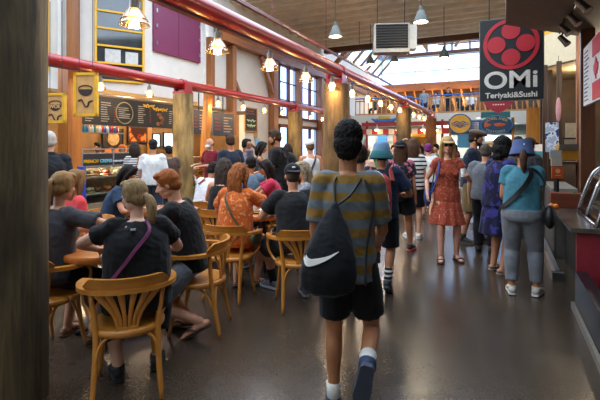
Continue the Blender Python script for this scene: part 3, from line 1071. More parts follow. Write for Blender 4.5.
log(294.5, 15.9, .24, 'pale log column in front of the red-framed windows', '#7a5a2c', '#c4a060')
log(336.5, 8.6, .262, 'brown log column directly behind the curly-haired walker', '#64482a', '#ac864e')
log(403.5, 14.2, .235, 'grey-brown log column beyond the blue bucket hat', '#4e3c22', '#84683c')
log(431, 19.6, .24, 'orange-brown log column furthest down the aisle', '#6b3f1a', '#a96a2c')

def pipe(X, y0, y1, r, z, name, label, m, grp):
    q = MB(); q.tube([(X, y0, z), (X, y1, z)], r, 20, 'flat')
    o = empty(name, (X, y0, z), 0, label, 'pipe', grp)
    child(o, q, 'tube', m, 'auto')
    return o
o = pipe(XBp, 1.0, 20.6, .115, ZP, 'overhead_pipe', 'big glossy red pipe running down the aisle on the log columns', REDPAINT, 'red overhead pipes')
child(o, MB().box((XBp, 10.8, ZP - .125), (.07, 19.4, .03)), 'conduit', DKRED)
for y in (8.13, 14.3, 20.3): child(o, MB().tube([(XBp, y - .08, ZP), (XBp, y + .08, ZP)], .13, 20, 'flat'), 'coupling', REDPAINT, 'auto')
o = pipe(XA, 1.0, 20.6, .1, ZP - .02, 'overhead_pipe', 'red pipe running above the seated diners nearer the food stall', REDPAINT, 'red overhead pipes')
child(o, MB().box((XA, 10.8, ZP - .132), (.06, 19.4, .03)), 'conduit', DKRED)
for y in (8.13, 14.3): child(o, MB().tube([(XA, y - .08, ZP - .02), (XA, y + .08, ZP - .02)], .12, 20, 'flat'), 'coupling', REDPAINT, 'auto')
H_ = 3.0
o = pipe(-4.92, 2, 22, .045, EYE + H_, 'sprinkler_pipe', 'thin dark red double pipe hung high above the aisle', DKRED, 'red overhead pipes')
child(o, MB().tube([(-4.8, 2, EYE + H_ - .1), (-4.8, 22, EYE + H_ - .1)], .03, 12, 'flat'), 'tube', DKRED, 'auto')
for y in (9, 12.5, 16, 19.5): child(o, MB().tube([(-4.92, y, EYE + H_), (-4.92, y, 6.4)], .012, 6, 'flat'), 'hanger', DKRED)

# lamps clipped under the pipes
GL = glass('#fff1d8', .8, .1)
BULB = glow('#ffc97a', 8.0)
def pipe_lamp(X, y, zt, label, grp, big=1.0, watts=6):
    o = empty('cage_lamp', (X, y, zt), 0, label, 'lamp', grp)
    MB().lathe([(.03, -.14), (.045, -.13), (.04, -.05), (.02, -.04), (.02, 0)], seg=14).build('socket', mat('#8a857c', .4, .6), o, 'auto')
    MB().lathe([(.045 * big, -.12), (.10 * big, -.2), (.125 * big, -.27), (.12 * big, -.275), (.095 * big, -.2), (.04 * big, -.13)], seg=20).build('glass_shade', GL, o, 'auto')
    MB().lathe([(.02, -.13), (.055, -.18), (.062, -.21), (.04, -.25), (.015, -.262)], seg=14).build('bulb', BULB, o, True)
    q = MB()
    for r, z in ((.128 * big, -.272), (.113 * big, -.23)):
        q.tube([(r * math.cos(a), r * math.sin(a), z) for a in [2 * PI * i / 16 for i in range(17)]], .005, 5, 'flat')
    for a in range(6): q.tube([(.05 * big * math.cos(a), .05 * big * math.sin(a), -.12), (.125 * big * math.cos(a), .125 * big * math.sin(a), -.27)], .004, 5, 'flat')
    q.build('cage', mat('#6e5c34', .4, .7), o)
    l = bpy.data.lights.new('lamp_light', 'POINT'); l.energy = watts; l.color = (1, .72, .42); l.shadow_soft_size = .05
    lo = bpy.data.objects.new('lamp_light', l); COL.objects.link(lo); lo.parent = o; lo.location = (0, 0, -.31)
    return o
for k in range(14):
    pipe_lamp(XBp, 2.8 + k * 1.22, ZP - .148, 'cage lamp glowing under the big red pipe over the aisle', 'cage lamps under the aisle pipe', 1.0)
for k in range(10):
    pipe_lamp(XA, 5.8 + k * 1.25, ZP - .152, 'small cage lamp under the red pipe by the food stall', 'cage lamps under the stall pipe', .8)
# bell pendants
SH = mat('#5c5f5a', .6, .1)
for px, py, d in ((335.5, 33, 12), (421, 18, 11), (370.5, 62, 17), (394.5, 60, 18), (444, 55, 15)):
    x, y = W(px, d); z = Zp(py, d)
    o = empty('pendant_lamp', (x, y, z), 0, {335.5: 'grey bell pendant hanging over the red pipes', 421: 'large grey bell pendant beside the unit heater'}.get(px, 'grey bell pendant in front of the rear windows'), 'lamp', 'bell pendant lamps')
    MB().lathe([(.055, .3), (.055, .2), (.09, .17), (.15, .02), (.19, -.1), (.185, -.105), (.14, .02), (.08, .16)], seg=22).build('shade', SH, o, 'auto')
    MB().ell((0, 0, -.06), (.12, .12, .045)).build('bulb', glow('#ffe2a8', 9.0), o, True)
    zz = (9.6 if y > 20 else 6.4) - z
    MB().tube([(0, 0, .29), (0, 0, zz)], .012, 6, 'flat').build('cord', BLACK, o)
    l = bpy.data.lights.new('lamp_light', 'POINT'); l.energy = 25; l.color = (1, .85, .62); l.shadow_soft_size = .1
    lo = bpy.data.objects.new('lamp_light', l); COL.objects.link(lo); lo.parent = o; lo.location = (0, 0, -.14)
# unit heater
x, y = W(392, 12.5); z = Zp(52, 12.5)
o = empty('unit_heater', (x, y, z), 20, 'boxy grey unit heater with dark louvres under the ceiling', 'heater')
q = MB(); q.box((0, .25, .42), (1.02, .5, .84)); q.build('casing', mat('#9a948a', .5, .2), o)
q = MB()
for k in range(9): q.box((0, -.02, .16 + k * .078), (.9, .05, .02), rot=Matrix.Rotation(.5, 3, 'X'))
q.box((0, .0, .46), (.92, .02, .7)); q.build('louvre', mat('#1f1d1b', .5), o)
MB().box((.62, .25, .45), (.2, .4, .7)).build('side_duct', mat('#b5b0a6', .5), o)
q = MB()
for sx in (-.4, .4): q.tube([(sx, .25, .84), (sx, .25, 6.4 - z)], .012, 6, 'flat')
q.build('hanger', BLACK, o)
# ================================================================= stalls and signs
def yawed(name, px, d, z, label, cat, group=None, rz=0):
    x, y = W(px, d)
    return empty(name, (x, y, z), rz, label, cat, group)
# ---- OMI sign: hangs square across the aisle
xa, ya = W(481, 6.7); xb, yb = W(540, 6.7)
o = empty('hanging_sign', ((xa + xb) / 2, ya, 2.26), 0, 'tall black hanging sign with red ring emblem reading OMi', 'sign')
Wd = .86; Ht = 1.24
MB().box((0, 0, Ht / 2), (Wd, .06, Ht)).build('board', mat('#14161a', .5), o)
MB().box((0, 0, Ht / 2), (Wd + .025, .045, Ht + .025)).build('board_edge', mat('#7d7a70', .5), o)
SR = mat('#b3202c', .5, var=.05)
q = MB(); seg = 48
def ringp(cx, cz, r0, r1, y):
    b_ = len(q.v)
    for i in range(seg):
        a = 2 * PI * i / seg
        for r in (r0, r1):
            for yy in (y, y + .012): q.v.append(V((cx + r * math.cos(a), yy, cz + r * math.sin(a))))
    for i in range(seg):
        j = (i + 1) % seg; A, B = b_ + i * 4, b_ + j * 4
        q.face([A, A + 2, B + 2, B]); q.face([A + 2, A + 3, B + 3, B + 2]); q.face([A + 1, B + 1, B + 3, A + 3]); q.face([A, B, B + 1, A + 1])
ringp(.0, .845, .33, .385, -.042)
for cx, cz in ((0, 1.045), (0, .645), (-.2, .845), (.2, .845)):
    q.lathe([(.128, 0), (.128, .012)], (cx, -.03, cz), 32, Matrix.Rotation(PI / 2, 3, 'X'))
q.build('emblem', SR, o)
LET = mat('#cfc9bd', .5)
text('OMi', 'lettering', LET, o, (-.005, -.034, .295), .36, (PI / 2, 0, 0), .004, .0075, xscale=1.14)
text('Teriyaki&Sushi', 'lettering', LET, o, (0, -.034, .075), .115, (PI / 2, 0, 0), .004, .0025, xscale=1.04)
q = MB()
for sx in (-.3, .3): q.tube([(sx, 0, Ht), (sx, 0, 4.2)], .008, 6, 'flat')
q.build('hanger', BLACK, o)
# red shield below it
o = yawed('shield_sign', 498.5, 8.4, Zp(113.5, 8.4), 'dark red shield-shaped sign hanging under the black hanging sign', 'sign')
q = MB(); q.prism([(0, 0), (.1, .05), (.2, .13), (.26, .2), (.28, .34), (-.28, .34), (-.26, .2), (-.2, .13), (-.1, .05)], (0, 0, 0), (1, 0, 0), (0, 0, 1), .04); q.build('board', mat('#8c1c2a', .5), o)
q = MB()
for z, n in ((.24, 7), (.17, 5)):
    for i in range(n): q.box(((i - (n - 1) / 2) * .045, -.045, z), (.03, .01, .022))
q.build('stroke_pattern', mat('#d8b9b4', .6), o)
q = MB(); q.tube([(-.2, -.02, .34), (-.2, -.02, 1.6)], .006, 6, 'flat'); q.tube([(.2, -.02, .34), (.2, -.02, 1.6)], .006, 6, 'flat'); q.build('hanger', BLACK, o)

# ---- soffit over the near counter
A = V((*W(505.5, 5.8), 0)); B = V((*W(585, 6.45), 0)); Cc = V((*W(660, 5.0), 0))
q = MB(); q.prism([(A.x, A.y), (A.x - .03, .3), (5.5, .3), (Cc.x, Cc.y), (B.x, B.y)][::-1], (0, 0, 3.2), (1, 0, 0), (0, 1, 0), .75)
struct('ceiling_soffit', q, mat('#6f5e50', .75, var=.1))
# track lights
tr = empty('track_light', (*W(572, 5.1), 3.19), 0, 'row of four dark spotlight heads on a track under the brown soffit', 'track light')
a, b_ = V((*W(586, 4.2), 3.16)), V((*W(560, 6.05), 3.16))
child(tr, MB().tube([a, b_], .02, 8, 'flat'), 'track', BLACK)
for px, py in ((582, 4), (573, 18), (564, 28), (563, 39)):
    d = FPX * 1.48 / (145 - py); p = V((*W(px, d), 3.05))
    tdir = V((.5, -.35, -.75)).normalized()
    qq = MB().tube([p - tdir * .07, p + tdir * .05, p + tdir * .1], [.035, .042, .048], 14, 'flat'); qq.tube([p + V((0, 0, .12)), p - tdir * .03], .012, 6)
    h_ = child(tr, qq, 'spot_head', mat('#4a4038', .35, .6), 'auto')
    e_ = MB().lathe([(.041, 0), (.03, .006)], (0, 0, 0), 14)
    M = tdir.to_track_quat('Z', 'Y').to_matrix()
    e_.v = [p + tdir * .1 + M @ v for v in e_.v]
    c_ = child(tr, e_, 'lens', mat('#c9b9a0', .3))
    c_.parent = h_
# ---- angled fascia behind the hanging sign
A = V((*W(541, 9.5), 0)); B = V((*W(597, 8.0), 0)); A2 = A - (B - A) * .8
q = MB(); q.bar(A2 + V((0, 0, 3.62)), B + V((0, 0, 3.62)), .08, .70)
struct('wall_fascia', q, mat('#cbbd9e', .8, var=.05))
struct('trim_3', MB().bar(A2 + V((0, 0, 4.0)), B + V((0, 0, 4.0)), .1, .07), YELLOW)
n_ = V((-(B - A).y, (B - A).x, 0)).normalized()
q = MB(); q.prism([(A2.x, A2.y), (B.x, B.y), (B.x + 4, B.y + 3), (5, 17), (A.x + .1, 17)], (0, 0, 3.25), (1, 0, 0), (0, 1, 0), .05)
struct('ceiling_stall', q, mat('#9a8462', .8, var=.2))
struct('wall_stallback', MB().box((4.2, 9.0, 1.6), (.1, 16, 3.2)).box((2.6, 12.5, 1.6), (3.2, .1, 3.2)), mat('#4b3a2b', .8, var=.4, scale=1.5))

# ---- near counter
CX = .66
o = empty('counter', (CX, 4.95, 0), 0, 'low counter with a dark top and a dark red end panel beside the aisle', 'counter')
RY = 4.95
child(o, MB().box((CX + .62, RY + .03, .42), (1.2, .06, .6)), 'end_panel', mat('#86202c', .45, var=.08), label='dark red end panel')
child(o, MB().box((CX + .62, (RY + 6.9) / 2, .752), (1.32, 6.9 - RY + .08, .045)), 'countertop', mat('#4f463d', .22, var=.4, scale=6, coat=.4))
child(o, MB().box((CX + .66, (RY + 6.9) / 2 + .05, .36), (1.0, 6.9 - RY - .1, .72)), 'recess', mat('#17130f', .7))
o = empty('low_barrier', (CX, RY, 0), 0, 'low glossy black barrier along the aisle in front of the red counter end', 'barrier')
child(o, MB().box((CX + .05, 3.05, .18), (.1, 3.7, .36)), 'barrier_panel', mat('#15171c', .3))
child(o, MB().box((CX - .02, 3.05, .03), (.03, 3.7, .06)), 'base_strip', mat('#8b8378', .4, .5))
o = empty('counter', (CX, 7.9, 0), 0, 'taller counter clad in grey corrugated metal past the red counter', 'counter')
q = MB()
for k in range(15):
    q.tube([(CX + .03, 6.98 + k * .09, .02), (CX + .03, 6.98 + k * .09, .9)], .03, 8, 'flat')
q.box((CX + .18, 7.64, .46), (.26, 1.36, .92)); child(o, q, 'cladding', mat('#6f6760', .4, .5))
child(o, MB().box((CX + .155, 7.66, .945), (.32, 1.36, .05)), 'countertop', mat('#8f8a80', .3, coat=.3))
a, b_ = W(557.5, 5.05), W(536.5, 8.15)
o = empty('bumper_rail', (*a, 0), 0, 'shiny metal bumper rail on the floor by the corrugated counter', 'rail')
q = MB(); q.bar((*a, .06), (*b_, .06), .05, .11); child(o, q, 'rail', STEEL)
child(o, MB().box((a[0], a[1] - .05, .05), (.12, .09, .1)), 'end_block', mat('#3a3733', .5))
# wall board with the flag
xb = .98
y0, y1 = on_x(583.5, xb)[1], on_x(583.5, xb)[1] - 1.6
ob = empty('menu_board', (xb, y0, 2.08), 0, 'white menu board with a red maple leaf flag above the counter', 'menu board')
child(ob, MB().box((xb + .02, (y0 + y1) / 2, 2.45), (.04, y0 - y1, .74)), 'board', mat('#c9c9c9', .5))
q = MB()
for k in range(13):
    w = .18 + .18 * random.random()
    q.box((xb - .003, y0 - .08 - w / 2, 2.74 - k * .05), (.006, w, .012))
child(ob, q, 'menu_print', mat('#3a3f4a', .6))
fy = y0 - .62
FR = mat('#b8182a', .5, var=.05)
q = MB(); q.box((xb - .004, fy - .36, 2.70), (.008, .72, .2)); q.box((xb - .004, fy - .36, 2.20), (.008, .72, .2)); child(ob, q, 'flag_band', FR)
leaf = [(0, 1), (.2, .62), (.42, .72), (.33, .2), (.62, .48), (.7, .3), (1, .34), (.88, .05), (1, -.06), (.5, -.45), (.56, -.62), (.06, -.55), (.06, -1), (-.06, -1), (-.06, -.55), (-.56, -.62), (-.5, -.45), (-1, -.06), (-.88, .05), (-1, .34), (-.7, .3), (-.62, .48), (-.33, .2), (-.42, .72), (-.2, .62)]
q = MB(); q.prism([(x * .125, y * .125) for x, y in leaf], (xb - .0, fy - .2, 2.45), (0, -1, 0), (0, 0, 1), .01); child(ob, q, 'maple_leaf', FR)
# timber posts of the stall front
x, y = W(587, 6.05); timber('dark brown timber post behind the glass display case', (x, y, 0), (x, y, 3.2), .17, .17, wood('#3a1e0e', '#6e3d1c', .6))
x, y = W(580.5, 7.3); timber('slim brown timber post under the cream fascia', (x, y, 0), (x, y, 3.6), .12, .12, wood('#4a2812', '#7e4a22', .6))
for px, d, lb in ((545, 9.0, 'thin'), (550, 9.6, 'second thin'), (542, 11.4, 'third thin'), (559, 8.6, 'fourth thin')):
    x, y = W(px, d); timber(lb + ' dark upright post of the stall past the corrugated counter', (x, y, 0), (x, y, 3.25), .09, .09, DARKWOOD)
# glass display case on the counter
o = empty('display_case', (.85, 6.15, .793), 0, 'curved glass food display case with chrome frame on the dark counter', 'display case')
CH = mat('#b8bcc0', .15, 1.0)
prof = [(.0, 0), (.06, .2), (.13, .4), (.2, .5), (.32, .55), (.62, .55)]
for yy in (-.02, -.58, -1.15):
    q = MB().tube([(x, yy, z) for x, z in prof], .017, 8, 'round', None, 3); q.build('frame_hoop', CH, o, True)
q = MB()
for x, z in ((0, .0), (.32, .55), (.62, .55)): q.tube([(x, -.02, z), (x, -1.15, z)], .013, 8)
q.build('frame_rail', CH, o, True)
pp, _ = smooth_path([(x, 0, z) for x, z in prof], [1] * 6, 3)
q = MB()
for p in pp:
    for yy, dx in ((-.02, 0), (-1.15, 0)): q.v.append(V((p.x + .005, yy, p.z)))
for i in range(len(pp) - 1): q.face([2 * i, 2 * i + 1, 2 * i + 3, 2 * i + 2])
q.build('curved_pane', glass('#dfe8ea', .72, .04), o, True)
q = MB().box((.34, -.585, .02), (.62, 1.1, .04)).box((.62, -.585, .28), (.03, 1.1, .5)); q.build('tray', mat('#2b2826', .4, .4), o)
for k in range(3):
    o2 = MB().box((1.2, 5.95 - k * .36, .852), (.44, .3, .03)).build('food_tray', STEEL)
    tag(o2, 'steel food tray inside the curved glass display case', 'tray', 'food trays in the display case')
    c = ('#7a5a2a', '#8b2f20', '#5f7a34', '#a5762f', '#6e4630')[k]
    f = MB()
    for i in range(14): f.ell((1.02 + random.random() * .36, 5.86 - k * .36 + random.random() * .18, .9), (.035, .035, .028), None, 8, 6)
    tag(f.build('filling', mat(c, .6), None, True), ('brown', 'red', 'green', 'golden', 'dark brown')[k] + ' food heaped in a tray of the glass display case', 'food', 'food in the display case', 'stuff')
# things beyond the case on the counter
x, y = W(566, 5.6)
tag(MB().box((x, y, .868), (.36, .22, .18)).build('wooden_box', wood('#5a2413', '#8a4020', .8, axis=0)), 'reddish wooden box standing on the dark counter', 'box')
x, y = W(557, 6.0)
def board_thing(name, px, d, z0, w, h, m, label, cat, rz=20, lean=0, th=.015):
    xx, yy = W(px, d)
    o_ = empty(name, (xx, yy, z0), rz, label, cat)
    MB().box((0, 0, h / 2), (w, th, h)).build('panel', m, o_)
    return o_
o = board_thing('card_stand', 557.5, 5.7, Zp(178.5, 5.7), .15, .155, mat('#c2531a', .5), 'orange card with a pale round mark standing on the counter', 'card', 20)
q = MB(); q.lathe([(.03, 0), (.03, .006)], (0, -.006, .1), 20, Matrix.Rotation(PI / 2, 3, 'X')); q.box((0, -.009, .04), (.07, .004, .012)); q.build('mark_print', mat('#e3a070', .6), o)
q = MB(); q.box((0, 0, -.175), (.03, .02, .35)); q.build('stem', BLACK, o)
o = board_thing('notice', 556.5, 5.78, Zp(166, 5.78), .14, .11, mat('#b3aa98', .7), 'small beige notice just above the orange card', 'notice'); MB().box((0, .02, -.22), (.02, .02, .6)).build('stem', BLACK, o)
o = board_thing('notice', 555.5, 5.84, Zp(159, 5.84), .15, .12, mat('#a8a7a2', .7), 'small grey notice at the top of the card stack', 'notice'); MB().box((0, .02, -.27), (.02, .02, .7)).build('stem', BLACK, o)
o = board_thing('poster', 552, 7.3, Zp(152, 7.3), .2, .5, cloth('#aeb9cc', 'floral', '#2d4a86', '#e3e4e8', sc=9), 'blue and white patterned poster on a stand over the counter', 'poster', -20); MB().box((0, .02, -.2), (.03, .03, .55)).build('stem', BLACK, o)
x, y = W(565, 7.2)
o = empty('shopping_bag', (x, y, Zp(160, 7.2)), 15, 'mustard yellow and grey bag on a shelf of the dark stall', 'bag')
MB().prism([(-.17, 0), (.2, 0), (.15, .26), (-.13, .26)], (0, 0, 0), (1, 0, 0), (0, 0, 1), .12).build('bag_body', mat('#b0791c', .7), o)
MB().prism([(-.15, .17), (.165, .17), (.15, .265), (-.13, .265)], (0, -.13, 0), (1, 0, 0), (0, 0, 1), .01).build('flap', mat('#57524d', .7), o)
tag(MB().box((x + .02, y + .05, Zp(161, 7.2) - .03), (.42, .3, .04)).box((x + .2, y + .2, .66), (.05, .05, 1.25)).build('shelf', DARKWOOD), 'dark shelf holding the mustard yellow bag', 'shelf')
for px, d, h_, c, lb in ((574, 5.55, .2, '#1f7a35', 'green bottle'), (556, 5.45, .06, '#d9741c', 'orange fruit'), (551.5, 5.5, .06, '#d9741c', 'orange fruit')):
    x, y = W(px, d)
    q = MB()
    if h_ > .1: q.lathe([(.035, 0), (.037, .02), (.037, .13), (.014, .17), (.014, .2)], (x, y, .775), 14)
    else: q.ell((x, y, .805), (.034, .034, .031))
    tag(q.build(lb.split()[1] if h_ > .1 else 'orange', mat(c, .35), None, True), lb + ' on the dark counter near the wooden box', lb.split()[1], None if h_ > .1 else 'oranges on the dark counter')
# pink hanging surf-shape
x, y = W(558.5, 8.0)
o = empty('paper_fish', (x, y, Zp(122, 8)), 0, 'pale pink narrow fish-shaped decoration hanging under the stall roof', 'decoration')
MB().ell((0, 0, .23), (.045, .025, .23)).build('fish_body', mat('#b98a90', .6), o, True); MB().tube([(0, 0, .45), (0, 0, 3.24 - Zp(122, 8))], .004, 6).build('string', BLACK, o)
# picture on the dark wall and framed board
board_thing('framed_board', 573, 8.6, Zp(141, 8.6), .3, .36, mat('#b5a78d', .7), 'beige board in the dark stall above a black frame', 'board', 25)
o = board_thing('framed_board', 570, 8.4, Zp(150, 8.4) - .02, .3, .26, BLACK, 'black-framed picture in the dark stall', 'board', 25); MB().box((0, -.012, .13), (.24, .01, .2)).build('picture', mat('#8d8372', .6), o)

# ---- crepe stall on the far side of the diners
def on_plane(px, X): d, Y = on_x(px, X); return Y
XS = -7.6
y0, y1 = on_plane(77, XS), on_plane(172, XS)
o = empty('menu_board', (XS, y0, 2.0), 0, 'long black chalk menu board with a ring emblem over the crepe stall', 'menu board')
child(o, MB().box((XS, (y0 + y1) / 2, 2.3), (.06, y1 - y0, .6)), 'board', mat('#1d1c1c', .55, var=.3, scale=3))
yc = on_plane(123.5, XS)
q = MB(); q.tube([(XS + .035, yc + .235 * math.cos(a), 2.29 + .235 * math.sin(a)) for a in [2 * PI * i / 36 for i in range(37)]], .012, 6, 'flat')
child(o, q, 'ring_emblem', mat('#8c7f55', .5))
CHALK = mat('#9c9688', .7, var=.3)
def lines(root, X, y_a, y_b, z_t, z_b, n, m, nm='menu_print'):
    q = MB()
    for k in range(n):
        z = z_t + (z_b - z_t) * (k + .5) / n; w = (y_b - y_a) * (.5 + .5 * random.random())
        q.box((X + .034, y_a + w / 2, z), (.008, w, abs(z_t - z_b) / n * .38))
    return child(root, q, nm, m)
for a, b_, zt, zb, n, m in ((100, 110, 2.5, 2.06, 9, CHALK), (113, 115.5, 2.42, 2.06, 7, mat('#8a3a3a', .7)), (117.5, 129.5, 2.42, 2.16, 6, CHALK), (137, 146, 2.5, 2.08, 9, CHALK), (148.5, 151, 2.46, 2.1, 7, mat('#8a3a3a', .7)), (168, 172, 2.45, 2.1, 7, CHALK), (84, 92, 2.2, 2.05, 3, CHALK)):
    lines(o, XS, on_plane(a, XS), on_plane(b_, XS), zt, zb, n, m)
def squiggle(root, X, ya_, yb_, z, amp, n, m, r=.012, slope=0):
    q = MB(); pts_ = []
    for i in range(n * 6 + 1):
        t = i / (n * 6); pts_.append((X + .04, ya_ + (yb_ - ya_) * t + .03 * math.sin(t * n * 2 * PI), z + slope * t + amp * math.cos(t * n * 2 * PI) * (.6 + .4 * math.sin(i * 1.7))))
    q.tube(pts_, r, 5)
    return child(root, q, 'lettering', m)
squiggle(o, XS, on_plane(142, XS), on_plane(153, XS), 2.5, .045, 5, mat('#d9a420', .5)); squiggle(o, XS, on_plane(152, XS), on_plane(166, XS), 2.44, .045, 7, mat('#d9a420', .5))
q = MB()
for k, c in enumerate(range(7)): q.ell((XS + .04, on_plane(159, XS) + .1 * math.cos(k * 2.4) * .7, 2.2 + .12 * math.sin(k * 1.3)), (.01, .06, .05), None, 10, 6)
child(o, q, 'food_picture', cloth('#7a4a2a', 'floral', '#4d7a3a', '#b06a5a', sc=12))
# wooden lintel behind the board
struct('trim_4', MB().box((XS - .1, (y0 + y1) / 2 + .5, 2.72), (.12, y1 - y0 + 1.2, .1)), wood('#9a7038', '#caa060', .6, axis=1))
# two hanging bowl signs
for px, pyb, d, w, h_, rz, lb in ((56, 123, 6.6, .32, .46, 18, 'yellow-framed hanging sign with a noodle bowl reading WOK, behind the thick log'), (86, 116.5, 6.3, .35, .64, 24, 'taller yellow-framed hanging sign with a noodle bowl emblem beside the timber post')):
    o = yawed('hanging_sign', px, d, Zp(pyb, d), lb, 'sign', 'bowl signs hanging near the stall', rz)
    MB().box((0, 0, h_ / 2), (w - .05, .03, h_ - .05)).build('panel', mat('#c9985a', .6, var=.15), o)
    q = MB()
    for sx in (-1, 1): q.box((sx * (w / 2 - .02), 0, h_ / 2), (.04, .06, h_))
    for z in (.02, h_ - .02): q.box((0, 0, z), (w, .06, .04))
    q.build('sign_frame', mat('#e0a91a', .5), o)
    INK = mat('#33201a', .6); zc = h_ * .62
    q = MB(); q.prism([(.105 * math.cos(PI + PI * i / 14), .1 * math.sin(PI + PI * i / 14)) for i in range(15)], (0, -.016, zc), (1, 0, 0), (0, 0, 1), .006)
    q.tube([(.1 * math.cos(PI * i / 10), -.02, zc + .01 + .045 * math.sin(PI * i / 10)) for i in range(11)], .008, 5); q.build('bowl_emblem', INK, o)
    if h_ < .5: text('WOK', 'lettering', mat('#d9a860', .6), o, (0, -.024, zc - .035), .075, (PI / 2, 0, 0), .002, .002)
    q = MB(); q.tube([(-.1, -.02, zc - .17), (-.06, -.02, zc - .15), (-.03, -.02, zc - .2), (.0, -.02, zc - .25), (.04, -.02, zc - .24), (.05, -.02, zc - .19), (.1, -.02, zc - .17)], .011, 6, 'round', None, 4); q.build('swirl', INK, o)
    q = MB(); q.tube([(-.1, 0, h_), (-.1, 0, h_ + 1.4)], .005, 5); q.tube([(.1, 0, h_), (.1, 0, h_ + 1.4)], .005, 5); q.build('hanger', BLACK, o)
# crepe counter with glass guard
XC = -7.15
y0, y1 = on_plane(81, XC), on_plane(150, XC)
y0c = y0
o = empty('stall_counter', (XC, y0, 0), 0, 'crepe stall counter with glazed shelves of food and a dark name panel', 'counter')
child(o, MB().box((XC - .4, (y0 + y1) / 2, .22), (.8, y1 - y0, .44)).box((XC - .75, (y0 + y1) / 2, .7), (.06, y1 - y0, 1.1)), 'base', mat('#8d7b62', .5))
for z in (.62, .95): child(o, MB().box((XC - .38, (y0 + y1) / 2, z), (.7, y1 - y0, .03)), 'shelf', mat('#a89c86', .35))
child(o, MB().box((XC - .4, (y0 + y1) / 2, 1.16), (.8, y1 - y0, .04)), 'countertop', mat('#b0a695', .4))
child(o, MB().box((XC + .0, (y0 + y1) / 2, .8), (.012, y1 - y0, .68)), 'front_pane', glass('#eef4f2', .9))
ye = on_plane(128.5, XC)
child(o, MB().box((XC + .02, (y0 + ye) / 2, 1.285), (.03, ye - y0, .25)), 'name_panel', mat('#26272b', .45), label='dark panel reading FRENCH CREPES')
q = MB()
for z in (1.17, 1.42, 1.5): q.box((XC + .02, (y0 + ye) / 2, z), (.035, ye - y0, .022))
for yy in (y0, (y0 + ye) / 2 + .15, ye): q.box((XC + .02, yy, 1.32), (.035, .03, .4))
child(o, q, 'panel_frame', mat('#9fa3a6', .35, .6))
for s_, a, c, sz in (('FRENCH', 89.5, '#d9a21c', .088), ('CREPES', 104.5, '#7fc0d0', .088)):
    t_ = text(s_, 'lettering', mat(c, .5), o, (.045, on_plane(a, XC) - y0, 1.265), sz, (PI / 2, 0, PI / 2), .003, .002)
squiggle(o, XC, on_plane(111.5, XC), on_plane(127, XC), 1.255, .018, 10, mat('#bfc3c6', .6), .006)
# food set out on the shelves
FOODC = ['#4f8a34', '#c9b48a', '#b8442a', '#d9a53c', '#8a5a30', '#d8cfb4', '#6a8f3a', '#c87a32']
for z, nrow, r in ((.638, 11, .06), (.968, 10, .055)):
    for k in range(nrow):
        yy = y0 + .12 + k * .22
        if yy > y1 - .1: break
        c = FOODC[(k * 3 + int(z * 10)) % 8]
        q = MB()
        for i in range(5): q.ell((XC - .14 - .12 * random.random(), yy + .1 * random.random() - .05, z + .055 + .02 * random.random()), (r * .8, r * .8, r * .62), None, 10, 6)
        q.lathe([(.07, 0), (.1, .018), (.095, .022), (.06, .008)], (XC - .18, yy, z), 16)
        tag(q.build('food_plate', mat(c, .6, var=.3, scale=30), None, True), 'plate of food on the glazed shelves of the crepe stall', 'food', 'food plates in the crepe stall')
x, y = W(80.5, 7.6)
o = empty('lit_pillar', (x, y, 0), 25, 'blue pillar with a glowing white side at the end of the crepe counter', 'pillar')
MB().box((.02, 0, .6), (.1, .12, 1.2)).build('pillar_body', mat('#2b47a0', .4), o); MB().box((-.06, 0, .58), (.05, .1, 1.1)).build('light_strip', glow('#fff3d8', 3.0), o)
# shelf of bottles and pictures inside
y0, y1 = on_plane(79, -8.3), on_plane(124, -8.3)
tag(MB().box((-8.4, (y0 + y1) / 2, 1.86), (.2, y1 - y0, .025)).build('shelf', mat('#8a8a88', .4)), 'narrow shelf of coloured bottles inside the crepe stall', 'shelf')
for k in range(16):
    c = random.choice(['#2f6fb0', '#c23a2a', '#d8c9a0', '#3a8a7a', '#e0e0dc', '#7a2f5a', '#2a4a8a'])
    q = MB().lathe([(.032, 0), (.034, .02), (.034, .1), (.013, .13), (.013, .16)], (-8.4, y0 + .06 + k * (y1 - y0 - .1) / 16, 1.8735), 10)
    tag(q.build('bottle', mat(c, .3), None, 'auto'), 'small coloured bottle on the narrow shelf in the crepe stall', 'bottle', 'bottles on the crepe stall shelf')
def wall_pic(px0, px1, py0, py1, X, m, label, frame_m=None, name='picture', cat='picture'):
    ya_, yb_ = on_plane(px0, X), on_plane(px1, X)
    d = on_x((px0 + px1) / 2, X)[0]; zt, zb = Zp(py0, d), Zp(py1, d)
    o_ = empty(name, (X, (ya_ + yb_) / 2, zb), 0, label, cat)
    child(o_, MB().box((X + .02, (ya_ + yb_) / 2, (zt + zb) / 2), (.03, yb_ - ya_, zt - zb)), 'panel', m)
    if frame_m:
        q = MB()
        for yy in (ya_, yb_): q.box((X + .025, yy, (zt + zb) / 2), (.05, .04, zt - zb + .04))
        for zz in (zt, zb): q.box((X + .025, (ya_ + yb_) / 2, zz), (.05, yb_ - ya_, .04))
        child(o_, q, 'picture_frame', frame_m)
    return o_
XW = -10.25
o = wall_pic(102, 122, 129, 147, XW, mat('#241d19', .5), 'dark picture of a plate on the stall rear wall', BLACK)
d = on_x(112, XW)[0]; q = MB().lathe([(.2, 0), (.21, .02), (.12, .03)], (XW + .04, on_plane(112, XW), Zp(138.5, d)), 24, Matrix.Rotation(PI / 2, 3, 'Y')); child(o, q, 'plate_print', mat('#a88a60', .6, var=.4))
wall_pic(127.5, 146, 127, 142, XW, cloth('#3a1f16', 'floral', '#c07a3a', '#7a2a1a', sc=5), 'dark red food picture on the stall rear wall', DARKWOOD)
